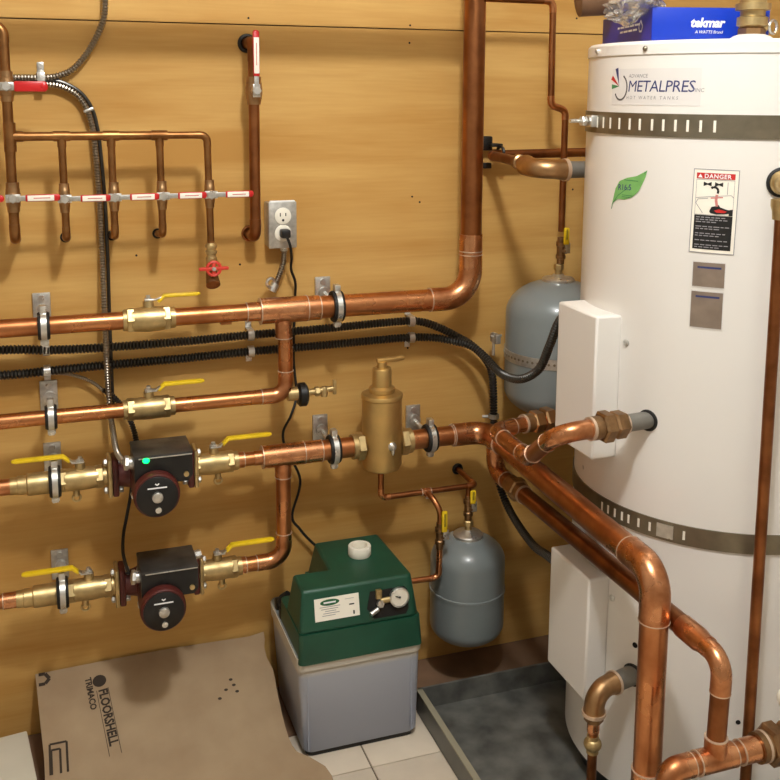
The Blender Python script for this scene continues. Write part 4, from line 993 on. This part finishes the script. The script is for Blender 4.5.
for a, b in ((.305, -.115), (.322, -.108), (.326, -.122), (.318, -.096), (.29, -.13)): cprint(poly_mb([(.003 * math.cos(2 * PI * k / 8), .004 * math.sin(2 * PI * k / 8)) for k in range(8)]), a, b, 0)
# pale box at the left bottom
pb = build('paper_box', MB().bbox((-.118, -.165, .033), (.115, .16, .060), .003, Matrix.Rotation(.12, 3, 'Z')), PAPER, origin=(-.10, -.15, .0), label='pale paper carton in the bottom left corner beside cardboard', cat='carton')
t = thing('corner_pipe', 'copper pipe standing at the bottom left edge', 'pipe', (-.155, -.22, 0))
build('pipe', MB().cyl((-.158, -.26, .0), (-.158, -.26, .18), .012), COP, t); build('cap', MB().prof((-.158, -.26, .175), (0, 0, 1), [(0, .0135), (.012, .0135), (.016, .008)], 16), COPF, t)

# ================================================================== ON TOP OF THE TANK
zt = 1.3550
K = V((.937, -.545, zt)); ex = V((.961, -.275, 0)).normalized(); ey = V((.275, .961, 0)).normalized(); BW, BD, BH = .192, .292, .053
bxo = thing('blue_box', 'blue product carton lettered tekmar lying on top of white tank', 'box', K)
R_ = Matrix((ex, ey, V((0, 0, 1)))).transposed()
build('carton', MB().bbox(K + ex * BW / 2 + ey * BD / 2 + V((0, 0, BH / 2)), (BW, BD, BH), .001, R_), BLUE, bxo)
build('end_panel', MB().box(K - ex * .0004 + ey * BD / 2 + V((0, 0, BH / 2)), (.0008, BD - .001, BH - .001), R_), NAVY, bxo)
def bprint(mb, m, x, z): return build('print', mapped(mb, flat_map(K + ex * x + V((0, 0, z)), ex, (0, 0, 1), .0006)), m, bxo, smooth=0)
bprint(text_mb('tekmar', .0205, .18, .92, bold=.0007), PWHT, .062, .0225)
bprint(text_mb('A WATTS Brand', .0068, .18, .95), PWHT, .070, .0125)
def lprint(mb, m, y, z): return build('print', mapped(mb, flat_map(K + ey * y - ex * .0009 + V((0, 0, z)), -ey, (0, 0, 1), .0005)), m, bxo, smooth=0)
x = 0
for z, L0, L1 in ((.0285, .19, .075), (.0205, .175, .085)):
    p = L0
    while p > L1 + .01: l_ = random.uniform(.012, .03); lprint(rect_mb(0, 0, l_, .0034), PWHT, p, z); p -= l_ + .004
lprint(line_mb([(0, .012), (-.010, .002), (-.006, -.006), (.006, -.006), (.010, .002), (0, .012)], .003), PWHT, .056, .024)
# crumpled plastic bag
bgm = MB().ball((0, 0, 0), 1, n=28); cB = K + ex * -.012 + ey * .07 + V((0, 0, .060))
def crumple(v):
    k = 1 + .16 * math.sin(9 * v.x + 4 * v.z) + .13 * math.sin(11 * v.y - 7 * v.z) + .1 * math.sin(17 * v.z + 6 * v.x)
    p = V((v.x * .042, v.y * .062, v.z * .024)) * k
    return cB + R_ @ p + V((0, 0, -.012 * max(0, -v.x)))
build('plastic_bag', mapped(bgm, crumple), BAG, origin=cB, label='crumpled clear plastic bag draped over the blue carton', cat='bag', smooth=70)
cR = V((.975, -.325, zt + .080))
build('brown_roll', MB().prof(cR + V((-.045, .012, 0)), (.9, -.25, .1), [(0, .016), (.004, .028), (.05, .030), (.09, .026)], 24), BROWN, origin=cR, label='brown wrapped roll behind the blue carton at top', cat='roll')
# brass valve on top
tv = thing('top_brass_valve', 'brass fitting rising from the top of white tank before blue carton', 'fitting', (1.058, -.635, 1.36))
X0, Y0 = 1.058, -.635
build('hex_base', MB().hexn((X0, Y0, 1.362), (X0, Y0, 1.374), .021), BRONZ, tv)
build('body', MB().prof((X0, Y0, 1.373), (0, 0, 1), [(0, .016), (.004, .0235), (.016, .0235), (.018, .019), (.026, .019), (.027, .0265), (.037, .0265), (.038, .02), (.07, .02)], 24), BRASS, tv)
build('side_port', MB().cyl((X0, Y0, 1.378), (X0 + .022, Y0 - .008, 1.375), .007, n=12), BRASS, tv)
build('port_ring', MB().torus((X0 + .03, Y0 - .012, 1.375), (.3, -1, 0), .010, .0022, 20, 8), STEEL, tv)
t = thing('copper_top_pipe', 'brass and copper pipe rising at the top right corner', 'pipe', (1.118, -.66, 1.355))
build('pipe', MB().cyl((1.118, -.66, 1.3550), (1.118, -.66, 1.9), .0115), COP, t); build('adapter', MB().hexn((1.118, -.66, 1.3552), (1.118, -.66, 1.388), .0165), BRONZ, t)
